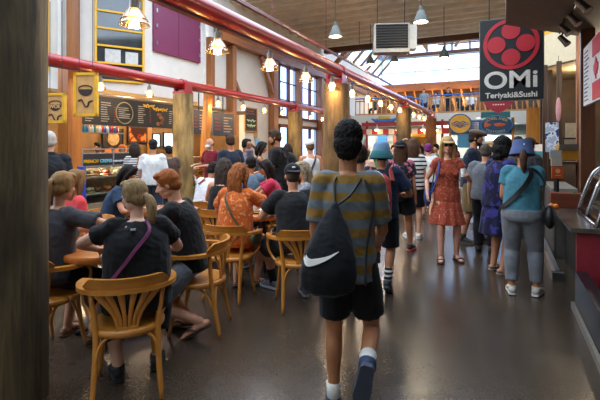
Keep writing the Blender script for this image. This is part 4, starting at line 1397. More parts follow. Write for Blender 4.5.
for a, b_, c, e in ((152, 159, 134, 147), (163, 172, 133, 147)):
    wall_pic(a, b_, c, e, XW, glow('#9fc4e6', 1.6), 'glowing pale blue screen in the stall by the %s' % ('log column' if a > 160 else 'food picture'), BLACK, 'screen', 'screen')
wall_pic(104, 126, 146, 168, XW, mat('#c9741c', .5, var=.2), 'orange panel low on the stall rear wall')
wall_pic(147, 151, 120, 175, XW, wood('#8a5a20', '#c48a3c'), 'wooden upright on the stall rear wall')
# heads of stall lighting: warm lamps under the stall roof
for px, X in ((90, -8.6), (125, -8.8), (160, -9.0), (205, -9.0)):
    yy = on_plane(px, X)
    o = empty('ceiling_spot', (X, yy, 2.63), 0, 'small warm spot lamp under the crepe stall roof', 'lamp', 'spot lamps in the crepe stall')
    MB().lathe([(.05, -.12), (.06, -.1), (.04, 0)], seg=14).build('housing', BLACK, o, 'auto'); MB().ell((0, 0, -.115), (.045, .045, .02)).build('bulb', glow('#ffd089', 12), o, True)
    l = bpy.data.lights.new('lamp_light', 'POINT'); l.energy = 40; l.color = (1, .74, .44); l.shadow_soft_size = .06
    lo = bpy.data.objects.new('lamp_light', l); COL.objects.link(lo); lo.parent = o; lo.location = (0, 0, -.2)
# second stall beyond the column: screens and orange post
for a, b_, zt, zb, lb in ((191, 206, 2.58, 1.9, 'dark menu screen with a bright drink picture beside the tan log'), (212, 233, 2.58, 1.86, 'dark menu screen angled by the orange post')):
    X = -7.9; ya_, yb_ = on_plane(a, X), on_plane(b_, X)
    o = empty('menu_screen', (X, ya_, zb), 0, lb, 'menu board')
    child(o, MB().box((X, (ya_ + yb_) / 2, (zt + zb) / 2), (.06, yb_ - ya_, zt - zb)), 'panel', mat('#1f2430', .4))
    lines(o, X, ya_ + (yb_ - ya_) * .5, yb_ - .1, zt - .1, zb + .1, 6, mat('#b89a80', .6)); lines(o, X, ya_ + .1, ya_ + (yb_ - ya_) * .4, zt - .15, zb + .15, 4, mat('#8a2f2a', .6))
    if a < 200: child(o, MB().box((X + .035, ya_ + .75, 2.25), (.01, .22, .55)), 'drink_picture', cloth('#d8a070', 'floral', '#e8ddd0', '#b8442a', sc=6))
    child(o, MB().tube([(X, (ya_ + yb_) / 2, zt), (X, (ya_ + yb_) / 2, zt + .5)], .02, 6), 'hanger', BLACK)
x, y = W(206.5, 11.6); timber('leaning orange timber post beside the dark screens', (x - .18, y, 0), (x + .08, y, 3.2), .17, .17, wood('#a55a1c', '#e0963e', .6))  # warm light on this post is put into its bright orange wood
XC2 = -7.2
y0, y1 = on_plane(187, XC2), on_plane(216, XC2)
o = empty('stall_counter', (XC2, y0, 0), 0, 'second stall counter of shelves with bright goods behind the masked man', 'counter')
child(o, MB().box((XC2 - .4, (y0 + y1) / 2, .2), (.8, y1 - y0, .4)), 'base', mat('#6f5030', .5))
for z in (.6, .9, 1.25): child(o, MB().box((XC2 - .3, (y0 + y1) / 2, z), (.6, y1 - y0, .035)), 'shelf', mat('#7a5330', .4))
for z in (.4, .62, .92):
    for k in range(9):
        if k in (5, 6): continue
        c = random.choice(['#e0b42a', '#c23a2a', '#e8e0c8', '#d98a2a', '#4f8a44', '#c9a23a'])
        q = MB().box((XC2 - .12, y0 + .2 + k * (y1 - y0 - .3) / 9, z + .08), (.12, .13, .12))
        q.lathe([(.03, 0), (.03, .03)], (XC2 - .12, y0 + .2 + k * (y1 - y0 - .3) / 9, z + .14), 10)
        tag(q.build('snack_box', mat(c, .5)), 'small bright snack box on the shelves by the tan log column', 'snack', 'snack boxes on the second stall')
# chalk sign on the white wall
o = wall_pic(244, 256, 108, 131.5, XL + .02, mat('#26241f', .6), 'small chalkboard menu in a wooden frame on the white wall', wood('#9a6a34', '#c08a4c', .8), 'chalkboard', 'chalkboard')
X = XL + .02; yy0, yy1 = on_plane(246, X), on_plane(254, X); d = on_x(250, X)[0]
lines(o, X + .01, yy0, yy1, Zp(110, d), Zp(115, d), 2, mat('#8a3030', .6)); squiggle(o, X + .01, yy0, yy1, Zp(121, d), .05, 3, mat('#c8d8a8', .6), .02); squiggle(o, X + .01, yy0, yy1, Zp(126, d), .06, 4, mat('#c8d8a8', .6), .02)
wall_pic(254, 257, 130, 138, X, mat('#b58a50', .6), 'tan paper pinned under the chalkboard'); wall_pic(255, 258.5, 138.5, 146, X, mat('#7fb4dc', .6), 'blue paper pinned under the tan one')

# ---- far stalls under the mezzanine
YF = 21.2
def xf(px, Y=YF): return on_y(px, Y)[1]
def zf(py, px, Y=YF): return Zp(py, on_y(px, Y)[0])
x0, x1 = xf(362), xf(448.5)
aw = empty('awning', (x0, YF, 2.1), 0, 'red and white striped awning bar across the far stalls', 'awning')
n = 15
for k in range(n):
    child(aw, MB().box((x0 + (x1 - x0) * (k + .5) / n, YF, zf(131.5, 400)), ((x1 - x0) / n, .3, .26)), 'stripe_block', mat('#b01e26', .6) if k % 2 == 0 else mat('#d8c9b0', .6))
child(aw, MB().box(((x0 + x1) / 2, YF, zf(124, 400)), (x1 - x0, .16, .2)), 'beam', mat('#9a1a20', .5), label='plain red beam over the striped bar')
for xx in (x0 + .2, x1 - .3): child(aw, MB().box((xx, YF + .22, 1.4), (.1, .1, 2.8)), 'upright', mat('#9a1a20', .5))
for px in (377, 398, 423, 436):
    o = empty('cage_lamp', (xf(px, 20.8), 20.8, zf(131, px)), 0, 'glowing lamp hanging before the striped awning', 'lamp', 'lamps before the striped awning')
    MB().lathe([(.02, .3), (.03, .16), (.16, .04), (.155, .03), (.02, .14)], seg=16).build('shade', mat('#c9c2b0', .4), o, 'auto'); MB().ell((0, 0, .03), (.1, .1, .06)).build('bulb', glow('#ffd089', 10), o, True)
    MB().tube([(0, 0, .3), (0, 0, 2.95 - zf(131, px))], .008, 5).build('cord', BLACK, o)
# boat over the red beam
o = empty('model_boat', (xf(383), YF + .3, zf(122.5, 383)), 0, 'blue and yellow model boat set above the red beam', 'boat')
q = MB(); q.tube([(-.65, 0, .2), (-.3, 0, .08), (.3, 0, .08), (.65, 0, .22)], [(.03, .04), (.16, .12), (.16, .12), (.03, .04)], 12, 'round', None, 3); q.build('hull', mat('#2f6ab0', .5), o, True)
q = MB(); q.box((0, 0, .26), (.6, .2, .14)); q.build('cabin', mat('#c9b04a', .5), o)
# stall rear with goods
struct('wall_farstall', MB().box((-1, 25.2, 1.4), (15, .1, 2.8)), mat('#8d9692', .7, var=.4, scale=1.2))
o = empty('shelf_unit', (xf(421, 22.6), 22.6, 0), 0, 'yellow shelf unit of goods beyond the last two log columns', 'shelves')
ws = xf(431, 22.6) - xf(411, 22.6)
for k in range(8): MB().box((0, 0, .3 + k * .24), (ws, .3, .03)).build('shelf', mat('#c99a2e', .5), o)
MB().box((0, .16, 1.1), (ws, .03, 2.1)).box((-ws / 2, 0, 1.1), (.04, .3, 2.1)).box((ws / 2, 0, 1.1), (.04, .3, 2.1)).build('carcass', mat('#d0aa50', .5), o)
MB().bar((ws * .2, -.2, .3), (ws * .36, -.2, 2.1), .05, .05).build('pole', mat('#2a6ab8', .5), o)
for k in range(28):
    i, j = k % 7, k // 7
    q = MB().box((xf(412.5, 22.6) + i * (ws - .34) / 6 + .06, 22.6, .315 + .24 * (j + 2) + .09), (.14, .2, .165))
    tag(q.build('carton', mat(random.choice(['#d8c060', '#c9b79a', '#b0552a', '#e0d8b0', '#5a7a9a']), .6)), 'small carton on the yellow shelf unit down the hall', 'carton', 'cartons on the yellow shelves')
# seafood stall
x0, x1 = xf(450), xf(514)
def zz(py): return zf(py, 482)
o = empty('seafood_stall', (x0, YF, 0), 0, 'bright blue seafood stall front with fish signs', 'stall')
BLU = mat('#1f62a4', .5, var=.06)
child(o, MB().box(((x0 + x1) / 2, YF + .06, (zz(120) + zz(134)) / 2), (x1 - x0, .08, zz(120) - zz(134))), 'fascia', BLU)
child(o, MB().box((xf(466), YF, zz(141)), (.75, .05, .6)), 'poster_panel', mat('#3f95c8', .5))
child(o, MB().box((xf(481), YF - .02, (zz(135) + zz(146)) / 2), (.35, .04, .5)), 'poster_panel', mat('#c7d8e4', .5)); child(o, MB().box((xf(479), YF - .05, zz(141)), (.24, .03, .28)), 'poster_panel', mat('#d0603a', .5))
child(o, MB().box((xf(499), YF + .2, zz(138)), (1.2, .05, .2)), 'light_panel', glow('#dfe9f2', 1.6)); child(o, MB().box((xf(499), YF + .15, zz(144)), (1.3, .05, .14)), 'shelf_panel', mat('#c9963c', .5))
child(o, MB().box(((x0 + x1) / 2, YF + .3, .5), (x1 - x0, .6, 1.0)), 'counter_front', mat('#8fa6b4', .5))
for px in (450, 513): child(o, MB().box((xf(px), YF + .05, 1.4), (.12, .12, 2.8)), 'upright', mat('#b5793a', .5))
MB_ = MB().box((xf(474.5) , YF - .01, zz(126)), (.36, .03, .36)); child(o, MB_, 'white_notice', mat('#d4dbe6', .5))
lines_q = MB()
for k in range(4): lines_q.box((xf(474.5), YF - .03, zz(126) + .11 - k * .07), (.26, .008, .02))
child(o, lines_q, 'menu_print', mat('#6a6f9a', .6))
def ellpoly(a, b_, n=40): return [(a * math.cos(2 * PI * i / n), b_ * math.sin(2 * PI * i / n)) for i in range(n)]
sg = empty('fish_sign', (xf(460.5), YF - .2, zz(133)), 0, 'round blue and yellow sign of a ship on waves at the seafood stall', 'sign')
R0 = (zz(114.5) - zz(133)) / 2
for k, (s_, m_) in enumerate(((1.12, BLU), (.98, mat('#e0b23a', .5)))):
    MB().prism(ellpoly(R0 * s_ * 1.08, R0 * s_), (0, -.03 * k, R0), (1, 0, 0), (0, 0, 1), .04).build('disc', m_, sg)
q = MB()
for z, w in ((-.14, .8), (-.3, .55), (.05, .85), (.2, .5)): q.tube([(-R0 * w + R0 * w * 2 * i / 8, -.085, R0 + R0 * z + R0 * .1 * math.sin(i * 1.2)) for i in range(9)], R0 * .05, 6)
q.build('wave_emblem', BLU, sg)
sg = empty('fish_sign', (xf(496.5), YF - .25, zz(134.5)), 0, 'dark blue oval sign with an orange fish at the seafood stall', 'sign')
a_, b_ = (xf(512.5) - xf(480.5)) / 2, (zz(116.5) - zz(134.5)) / 2
MB().prism(ellpoly(a_, b_), (0, 0, b_), (1, 0, 0), (0, 0, 1), .05).build('oval_board', mat('#1b4a78', .5), sg)
q = MB(); pts_ = ellpoly(a_ * .98, b_ * .97); q.tube([(x, -.055, z + b_) for x, z in pts_ + pts_[:1]], .02, 6); q.build('oval_rim', mat('#2f7fb8', .5), sg)
q = MB(); q.ell((a_ * .2, -.06, b_ * 1.02), (a_ * .36, .02, b_ * .2), None, 16, 8); q.prism([(-.22, 0), (-.52, .16), (-.52, -.12)], (a_ * .2 - .1, -.05, b_), (1, 0, 0), (0, 0, 1), .02); q.build('fish_emblem', mat('#d0622c', .5), sg)
for i, c in enumerate('LONGLINER'):
    an = math.radians(140 - i * 12.5)
    text(c, 'lettering', mat('#c8b66a', .5), sg, (a_ * .8 * math.cos(an), -.056, b_ + b_ * .72 * math.sin(an)), .17, (PI / 2, -(an - PI / 2) * .4, 0), .004, .003)
for i, c in enumerate('SEAFOODS'):
    an = math.radians(222 + i * 12)
    text(c, 'lettering', mat('#a8b8a0', .6), sg, (a_ * .8 * math.cos(an), -.056, b_ + b_ * .74 * math.sin(an)), .13, (PI / 2, 0, 0), .004, .002)
struct('wall_pier', MB().box(((xf(433, 23.5) + xf(451, 23.5)) / 2, 23.6, 1.45), (xf(451, 23.5) - xf(433, 23.5), .4, 2.9)), WHITE)
for yy, zz_ in ((y0c + .7, 1.1), (y0c + 1.8, 1.1)):
    l = bpy.data.lights.new('case_light', 'POINT'); l.energy = 7; l.color = (1, .86, .62); l.shadow_soft_size = .05
    lo = bpy.data.objects.new('case_light', l); COL.objects.link(lo); lo.location = (XC - .3, yy, zz_)
tag(MB().box((xf(495.5), YF - .1, (zz(112.5) + zz(118)) / 2), (xf(510) - xf(481), .3, zz(112.5) - zz(118))).build('sign_box', mat('#2f7a86', .6, var=.15)), 'teal box sign above the oval fish sign', 'sign')
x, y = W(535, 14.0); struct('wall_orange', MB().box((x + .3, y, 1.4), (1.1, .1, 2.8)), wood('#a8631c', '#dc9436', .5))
for px, d, hh, c, lb in ((538.5, 10.3, .28, '#2a8a9a', 'teal box'), (536.5, 10.6, .2, '#b8302a', 'red box'), (537, 10.9, .45, '#d8d4c8', 'white carton')):
    x, y = W(px, d); tag(MB().box((x, y, 1.15 + hh / 2), (.28, .22, hh)).build('carton', mat(c, .5)), lb + ' on a shelf past the woman in the blue bucket hat', 'box')
x, y = W(537, 10.6); tag(MB().box((x, y, 1.118), (.5, .9, .05)).box((x, y, .55), (.4, .8, 1.08)).build('shelf_unit', DARKWOOD), 'dark cabinet behind the woman in the blue bucket hat', 'cabinet')
# lamps added under the mezzanine to brighten the far stalls
for i, px in enumerate((375, 400, 425, 455, 478, 500)):
    x = xf(px, 23); o = empty('added_downlight', (x, 23.3, 2.98), 0, 'added bright lamp under the mezzanine above the far stalls', 'lamp', 'added lamps under the mezzanine')
    MB().lathe([(.09, -.05), (.1, -.03), (.1, .02)], seg=16).build('housing', mat('#d8d8d4', .5), o, 'auto'); MB().lathe([(.075, -.056), (.07, -.045)], seg=16).build('lens', glow('#fff0d8', 8), o)
    l = bpy.data.lights.new('lamp_light', 'SPOT'); l.energy = 160; l.spot_size = 2.7; l.color = (1, .93, .82); l.shadow_soft_size = .08
    lo = bpy.data.objects.new('lamp_light', l); COL.objects.link(lo); lo.parent = o; lo.location = (0, 0, -.08)

for i, (px, d) in enumerate(((574, 7.0), (556, 9.5))):  # lamps added to brighten the dim counter stall
    x, y = W(px, d); o = empty('added_stall_lamp', (x + .5, y, 3.24), 0, ('added round warm lamp under the roof of the counter stall', 'added round warm lamp further back under the stall roof')[i], 'lamp', 'added lamps in the counter stall')
    MB().lathe([(.06, -.1), (.11, -.06), (.1, 0)], seg=16).build('housing', BLACK, o, 'auto'); MB().ell((0, 0, -.09), (.055, .055, .03)).build('bulb', glow('#ffd9a0', 10), o, True)
    l = bpy.data.lights.new('lamp_light', 'POINT'); l.energy = 22; l.color = (1, .8, .55); l.shadow_soft_size = .06
    lo = bpy.data.objects.new('lamp_light', l); COL.objects.link(lo); lo.parent = o; lo.location = (0, 0, -.2)

# goods and panels seen under the striped bar
for px, py, w, h, c, lb in ((370, 142, .5, .7, '#d8dadc', 'pale'), (376, 152, .4, .5, '#3f8f5a', 'green'), (383, 140, .45, .5, '#2a64a8', 'blue'), (390, 148, .5, .5, '#c9b79a', 'tan'), (397, 141, .35, .6, '#7a3a2a', 'brown red'), (411, 145, .4, .7, '#2f5f9a', 'deep blue'), (386, 156, .5, .35, '#c7a23a', 'mustard'), (365, 152, .4, .6, '#6a8a2c', 'olive green')):
    x = xf(px, 24.6); z = Zp(py, on_y(px, 24.6)[0])
    yy = 24.9 - .42 * (px % 2)
    tag(MB().box((x, yy, (z + h / 2) / 2), (w, .3, z + h / 2)).box((x, yy - .15, z), (w * .7, .04, h * .5)).build('goods_display', mat(c, .5, var=.3, scale=6)), lb + ' display panel in the far stalls under the striped bar', 'panel')

for i, px in enumerate((392, 432, 466)):  # lamps added to bring up the dim rafters
    x = on_y(px, 29.6)[1]; o = empty('added_wall_lamp', (x, 30.4, 4.75), 0, 'added warm lamp on the timber wall behind the balcony', 'lamp', 'added lamps behind the balcony')
    MB().lathe([(.05, -.1), (.09, .06), (.07, .08)], seg=14).build('shade', mat('#c9a468', .5), o, 'auto'); MB().ell((0, 0, -.08), (.04, .04, .04)).build('bulb', glow('#ffc070', 6), o, True); MB().box((0, .16, .0), (.04, .3, .04)).build('bracket', BLACK, o)
    l = bpy.data.lights.new('lamp_light', 'POINT'); l.energy = 55; l.color = (1, .66, .34); l.shadow_soft_size = .08
    lo = bpy.data.objects.new('lamp_light', l); COL.objects.link(lo); lo.parent = o; lo.location = (0, -.35, -.15)
# ================================================================= chairs and tables
CW = wood('#a8641c', '#d08c38', .9, rough=.32, coat=.35, bmp=.06)
CWX = wood('#a8641c', '#d08c38', .9, axis=0, rough=.32, coat=.35, bmp=.06)
def make_chair():
    o = empty('bentwood_chair')
    q = MB(); n = 32
    outl = [(.215 * math.cos(2 * PI * i / n) * (1 - .06 * math.sin(2 * PI * i / n)), .215 * math.sin(2 * PI * i / n) + .0) for i in range(n)]
    q.prism([(x * .93, y * .93) for x, y in outl], (0, 0, .43), (1, 0, 0), (0, 1, 0), .018)
    q.build('seat', CWX, o)
    q = MB(); q.tube([(x, y, .425) for x, y in outl] + [(outl[0][0], outl[0][1], .425)], (.017, .024), 10, 'flat', None); q.build('seat_ring', CWX, o, True)
    # horseshoe bow: arms and low back
    def bow(a): return V((.285 * math.sin(a), .03 - .265 * math.cos(a), 0))
    A_ = math.radians(118)
    pts = [bow(-A_ + 2 * A_ * i / 36) for i in range(37)]
    b_ = len(q.v); q = MB()
    for i, p in enumerate(pts):
        t = abs(i - 18) / 18
        z = .675 + .02 * (1 - t)
        w = .024 + .012 * max(0, (t - .75) / .25)
        d = (p - V((0, .03, 0))).normalized()
        for r, zz in ((-w, -.014), (w, -.014), (w, .014), (-w, .014)): q.v.append(p + d * r + V((0, 0, z + zz)))
    for i in range(36):
        for j in range(4):
            j2 = (j + 1) % 4; q.face([i * 4 + j, i * 4 + j2, i * 4 + 4 + j2, i * 4 + 4 + j])
    q.face([3, 2, 1, 0]); q.face([144, 145, 146, 147])
    q.build('arm_bow', CWX, o, 'auto')
    q = MB(); B_ = math.radians(54); m_ = 20
    for i in range(m_ + 1):
        a = -B_ + 2 * B_ * i / m_; p = bow(a); d = (p - V((0, .03, 0))).normalized()
        e = min(i, m_ - i) / 2.2
        h_ = .035 + .05 * min(1, e)
        for r, zz in ((-.012, .008), (.014, .008), (.030, h_), (.006, h_)): q.v.append(p + d * r + V((0, 0, .69 + zz)))
    for i in range(m_):
        for j in range(4):
            j2 = (j + 1) % 4; q.face([i * 4 + j, i * 4 + j2, i * 4 + 4 + j2, i * 4 + 4 + j])
    q.face([3, 2, 1, 0]); q.face([m_ * 4 + j for j in range(4)])
    q.build('crest_rail', CWX, o, 'auto')
    for i in range(6):
        t = (i - 2.5)
        top = bow(math.radians(t * 15)); top.z = .675
        bt = V((t * .021, -.20, .435)); md = bt.lerp(top, .45) + V((-t * .012, -.006, 0))
        MB().tube([bt, md, top], [(.009, .006), (.012, .006), (.02, .006)], 8, 'flat', V((1, 0, 0)), 4).build('slat', CW, o, 'auto')
    MB().prism([(-.075, 0), (.075, 0), (.06, .07), (-.06, .07)], (0, -.193, .40), (1, 0, 0), (0, 0, 1), .02).build('slat_shoe', CW, o)
    for s in (-1, 1):
        pt = bow(math.radians(s * 48)); pt.z = .68
        MB().tube([pt, (s * .18, -.155, .44), (s * .185, -.19, .2), (s * .20, -.235, 0)], [.015, .019, .018, .014], 12, 'flat', None, 3).build('leg', CW, o, True)
        MB().tube([(s * .155, .14, .43), (s * .165, .16, .2), (s * .185, .2, 0)], [.018, .018, .013], 12, 'flat', None, 3).build('leg', CW, o, True)
        e = bow(s * A_ * .93); e.z = .665
        MB().tube([e, e + V((s * .012, .03, -.05)), V((s * .275, .14, .53)), V((s * .235, .1, .45)), V((s * .205, .03, .43)), V((s * .19, -.05, .425))], .0125, 10, 'round', None, 5).build('arm_support', CW, o, True)
        MB().tube([(s * .188, -.19, .22), (s * .16, -.185, .35), (s * .11, -.18, .405), (s * .06, -.175, .415)], .01, 8, 'round', None, 4).build('brace', CW, o, True)
        MB().tube([(s * .185, -.18, .22), (s * .18, -.1, .36), (s * .17, 0, .41), (s * .165, .08, .38), (s * .165, .15, .22)], .01, 8, 'round', None, 4).build('brace', CW, o, True)
    MB().tube([(-.165, .155, .22), (-.12, .15, .37), (0, .15, .41), (.12, .15, .37), (.165, .155, .22)], .01, 8, 'round', None, 4).build('brace', CW, o, True)
    return o
first = [None]
def chair(px, d, rz, label, loc=None):
    if first[0] is None: first[0] = c = make_chair()
    else: c = copy_tree(first[0])
    x, y = loc or W(px, d)
    c.location = (x, y, 0); c.rotation_euler = (0, 0, math.radians(rz))
    return tag(c, label, 'chair', 'bentwood armchairs at the tables')
def seated_chair(R_loc, head, label, back=-.035):
    h = math.radians(head); f = V((-math.sin(h), math.cos(h)))
    return chair(0, 0, head, label, (R_loc[0] + f.x * back, R_loc[1] + f.y * back))
TOPW = wood('#9a4a14', '#cf7a2c', .35, axis=0, rough=.25, coat=.5, bmp=.03)
def table(px, d, r, label):
    x, y = W(px, d)
    o = empty('round_table', (x, y, 0), 30, label, 'table', 'round wooden tables')
    MB().lathe([(r - .03, .69), (r - .004, .697), (r, .715), (r, .735), (r - .006, .748), (r - .02, .752)], seg=48).build('tabletop', TOPW, o, 'auto')
    MB().lathe([(.05, .02), (.045, .1), (.04, .35), (.05, .66), (.12, .69)], seg=18).build('pedestal', mat('#1c1a19', .45), o, 'auto')
    q = MB()
    for k in range(4):
        a = PI / 2 * k; q.tube([(0, 0, .1), (.16 * math.cos(a), .16 * math.sin(a), .06), (.32 * math.cos(a), .32 * math.sin(a), .018)], [.03, .024, .018], 8)
    q.build('foot', mat('#1c1a19', .45), o, True)
    return x, y
T1 = table(117, 3.62, .46, 'round orange wooden table with the red-haired man and blonde women')
T2 = table(262, 5.38, .40, 'round wooden table with plates before the woman in orange')
T3 = table(167, 5.6, .40, 'round wooden table before the woman in the navy shirt')
T4 = table(248, 7.45, .38, 'round wooden table before the man in the slate blue tee')
ZT = .753
def put(name, mb, m, label, cat, px=None, d=None, xy=None, z=ZT, group=None, smooth='auto'):
    x, y = xy or W(px, d)
    o = mb.build(name, m, None, smooth); o.location = (x, y, z)
    return tag(o, label, cat, group)
BLUE = mat('#1e4fae', .35)
o = put('tumbler', MB().lathe([(.034, 0), (.038, .02), (.042, .13), (.038, .14)], seg=18), BLUE, 'blue tumbler with a black lid on the table of the red-haired man', 'tumbler', 97, 3.95)
MB().lathe([(.043, .13), (.043, .155), (.02, .165), (.012, .185)], seg=18).build('lid', BLACK, o, 'auto')
put('phone', MB().box((0, 0, .006), (.075, .15, .011)), BLACK, 'black phone lying on the table near the blue tumbler', 'phone', 104, 3.75, smooth=False)
put('napkin', MB().box((0, 0, .004), (.14, .14, .007)), mat('#d8d6d0', .8), 'white napkin on the table edge by the red-haired man', 'napkin', 166, 3.6, smooth=False)
PL = mat('#e4e0d8', .3)
plate_p = [(.06, 0), (.07, .004), (.115, .016), (.118, .02), (.07, .009), (.0605, .008)]
for px, d, lb in ((256, 5.25, 'white plate on the table in front of the woman in orange'), (268, 5.4, 'white plate beside the small bowl on the diners table')):
    o = put('plate', MB().lathe(plate_p, seg=24), PL, lb, 'plate', px, d)
    q = MB()
    for i in range(9): q.ell((random.uniform(-.05, .05), random.uniform(-.05, .05), .022), (.028, .024, .016), None, 8, 6)
    put('meal', q, mat('#8a6a3a', .6, var=.5, scale=40), 'food left on the ' + lb, 'food', px, d, smooth=True)
o = put('bowl', MB().lathe([(.03, 0), (.05, .02), (.075, .06), (.072, .062), (.045, .026), (.02, .012)], seg=24), PL, 'white bowl near the hands of the woman in pink red', 'bowl', 263, 5.62)
put('cup', MB().lathe([(.03, 0), (.04, .1), (.037, .1), (.027, .008)], seg=18), mat('#c8d4dc', .2), 'pale drinking cup on the diners table', 'cup', 255, 5.5)
put('tray', MB().box((0, 0, .008), (.2, .14, .015)), mat('#2a2a2c', .5), 'black tray on the diners table', 'tray', 274, 5.2, smooth=False)

# ================================================================= the crowd
SEAT = 'people seated at the tables'; AIS = 'people standing and walking in the aisle'; QUE = 'people queuing at the food stalls'
def fwd(h): a = math.radians(h); return V((-math.sin(a), math.cos(a), 0))
# -- curly-haired walker
w = person('young person with tall dark curly hair walking away in a grey and ochre striped tee', 348, 2.53, 18, 1.69, fat=.84, lean=5, twist=-3, hy=-6, hp=3, sk='#a8714c',
    hair=('curly', '#120d0b'), vox=.0075, group=AIS, pz=.915,
    feet=((-.085, -.0, .082), (.10, -.34, .46)), toes=((-.1, 1, 0), (-.15, .3, -.9)), kpoles=((0, 1, 0), (.12, 1, -.1)),
    hands=((-.17, .14, .87), (.19, .28, .96)), poles=(None, (.3, -1, -.5)),
    top=dict(mat=cloth('#5e6468', 'stripe', '#7d5d27', freq=9.6, width=.5), loose=.028, hem=-.12, sleeve=.84, sl=.016, fold=.009),
    bottom=dict(kind='shorts', mat=cloth('#0e0e10'), len=.8, loose=.008, flare=.022), shoes=('sneaker', '#1f2f4d', '#39404e', '#d4d0c8', .10))
# drawstring bag
BG = cloth('#121316')
bag = worn('drawstring_bag', w, 'black drawstring bag with a white swoosh on the walker in stripes', 'bag')
def backp(x, z, off):
    """point behind the torso of the walker (local units)"""
    s = z - w.spine(0).z
    a, b_ = interp(w.prof, max(min(s, .5), -.05))
    return V((x, w.spine(max(s, 0)).y - b_ - .05 - off, z))
def bcx(z): return -.07 - .10 * (1.29 - z)
q = MB()
st_ = [(1.29, .02, .018), (1.265, .036, .024), (1.20, .072, .045), (1.12, .112, .07), (1.02, .146, .088), (.93, .158, .095), (.86, .152, .085), (.83, .125, .05)]
q.tube([backp(bcx(z), z, t) for z, wd, t in st_][::-1], [(wd, t) for z, wd, t in st_][::-1], 20, 'round', V((1, 0, 0)), 2)
organic(q, 'sack', BG, bag, .009, 2, ('fold', .007, 14))
# swoosh on the rear face
sw_ = [(-.125, .955), (-.118, .985), (-.10, 1.0), (-.112, .975), (-.108, .962), (-.09, .956), (-.06, .96), (.0, .975), (.075, .997), (.0, .955), (-.06, .93), (-.095, .925), (-.118, .935)]
q = MB(); nn = len(sw_)
def sackback(x, z):
    x = x * .84 - .135; z += .055
    for (z0, w0, t0), (z1, w1, t1) in zip(st_, st_[1:]):
        if z0 >= z >= z1:
            k = (z0 - z) / (z0 - z1); wd, t = w0 + (w1 - w0) * k, t0 + (t1 - t0) * k
            c = backp(bcx(z), z, t)
            e = max(0, 1 - ((x - c.x) / wd) ** 2) ** .5
            return V((x, c.y - t * e - .011, z))
# ladder of quads between upper and lower edge
top_e = [(-.128, .955), (-.122, .985), (-.106, 1.004)]
lower = [(-.118, .93), (-.10, .921), (-.075, .924), (-.03, .938), (.03, .962), (.085, .99), (.105, 1.002)]
upper = [(-.108, .985), (-.105, .968), (-.085, .958), (-.03, .966), (.03, .979), (.085, .997), (.106, 1.005)]
lower = [(-.128, .955)] + lower; upper = [(-.112, 1.006)] + upper
def dens(pts_, n=24):
    P_, _ = smooth_path([(x, 0, z) for x, z in pts_], [1] * len(pts_), 5); return [P_[int(i * (len(P_) - 1) / n)] for i in range(n + 1)]
U, L_ = dens(upper), dens(lower)
for i in range(25):
    a, b_ = sackback(U[i].x, U[i].z), sackback(L_[i].x, L_[i].z)
    for p in (a, b_): q.v.append(p); q.v.append(p + V((0, .012, 0)))
for i in range(24):
    A = i * 4; B = A + 4
    q.face([A, A + 2, B + 2, B]); q.face([A + 1, B + 1, B + 3, A + 3]); q.face([A, B, B + 1, A + 1]); q.face([A + 2, A + 3, B + 3, B + 2])
q.face([0, 1, 3, 2]); q.face([96, 98, 99, 97])
q.build('swoosh_logo', mat('#c9c4bb', .6), bag)
for sg, pth in ((-1, [(.30, -100), (.38, -112), (.45, -118), (.485, -120)]), (1, [(.30, -97), (.38, -84), (.45, -66), (.485, -52)])):
    q = MB(); q.tube([backp(-.07, 1.28, .0)] + [w.surf(s, a, .045 - .004 * i) for i, (s, a) in enumerate(pth[1:])], .008, 8, 'round', None, 3); q.build('cord', BLACK, bag, True)
q = MB(); q.tube([w.surf(.47, -45, .045), w.surf(.36, -40, .058), w.surf(.22, -45, .062), w.surf(.08, -55, .062), V((.1, backp(.1, .85, .05).y, .85))], .007, 8, 'round', None, 3); q.build('cord', BLACK, bag, True)

# -- table one
H2 = 46
p2 = person('seated blonde woman with a ponytail in a black tee on the closest chair', 137, 2.83, H2, 1.60, True, 1.36, sit=.45, lean=8, hy=48, hp=10, sk='#d3a68c',
    hair=('lowpony', '#8f7450', '#b59a70'), vox=.0075, group=SEAT, hands=((-.27, .40, .83), (.16, .40, .83)), poles=((-1, -.1, -.1), None),
    feet=((-.12, .12, .08), (.13, .2, .08)), top=dict(mat=cloth('#101012'), loose=.012, sleeve=(.42, .5), sl=.018, hem=-.1), bottom=dict(kind='trousers', mat=cloth('#0d0d0f'), len=1.55, loose=.012), shoes=('sneaker', '#15151a', '#2a2a2c'), face=True)
seated_chair(V((*W(128, 2.86), 0)), H2, 'closest bentwood armchair under the woman in the black tee')
b_ = worn('crossbody_bag', p2, 'dark crossbody bag with a magenta strap worn by the woman in the black tee', 'bag')
strap(p2, [(.5, -62), (.42, -70), (.3, -95), (.18, -120), (.06, -150)], .03, .012, 'strap', mat('#6e2a55', .6), b_).name = 'strap'
MB().ell(p2.surf(.02, 175, .07), (.05, .12, .09)).build('pouch', mat('#3a1a28', .6), b_, True)
tag_ = MB(); c = p2.surf(.44, -97, .034); tag_.box(c, (.035, .03, .012)); tag_.build('label_print', mat('#8f8f8f', .6), p2.root)
H4 = 4
p4 = person('seated woman with a blonde ponytail in a charcoal tee half hidden by the huge log', 51, 3.32, H4, 1.66, True, 1.1, sit=.45, lean=8, hy=-4, hp=8, sk='#b98566',
    hair=('pony', '#8e6c42', '#bb9560'), vox=.009, group=SEAT, hands=((.0, .48, .84), (.34, .30, .83)), poles=(None, (.9, -.3, .3)), feet=((-.12, .25, .08), (.2, .22, .08)),
    top=dict(mat=cloth('#38363a'), loose=.016, sleeve=.8, sl=.024), bottom=dict(kind='trousers', mat=cloth('#161519'), len=1.2, loose=.014), shoes=('sandal', '#5a4632'))
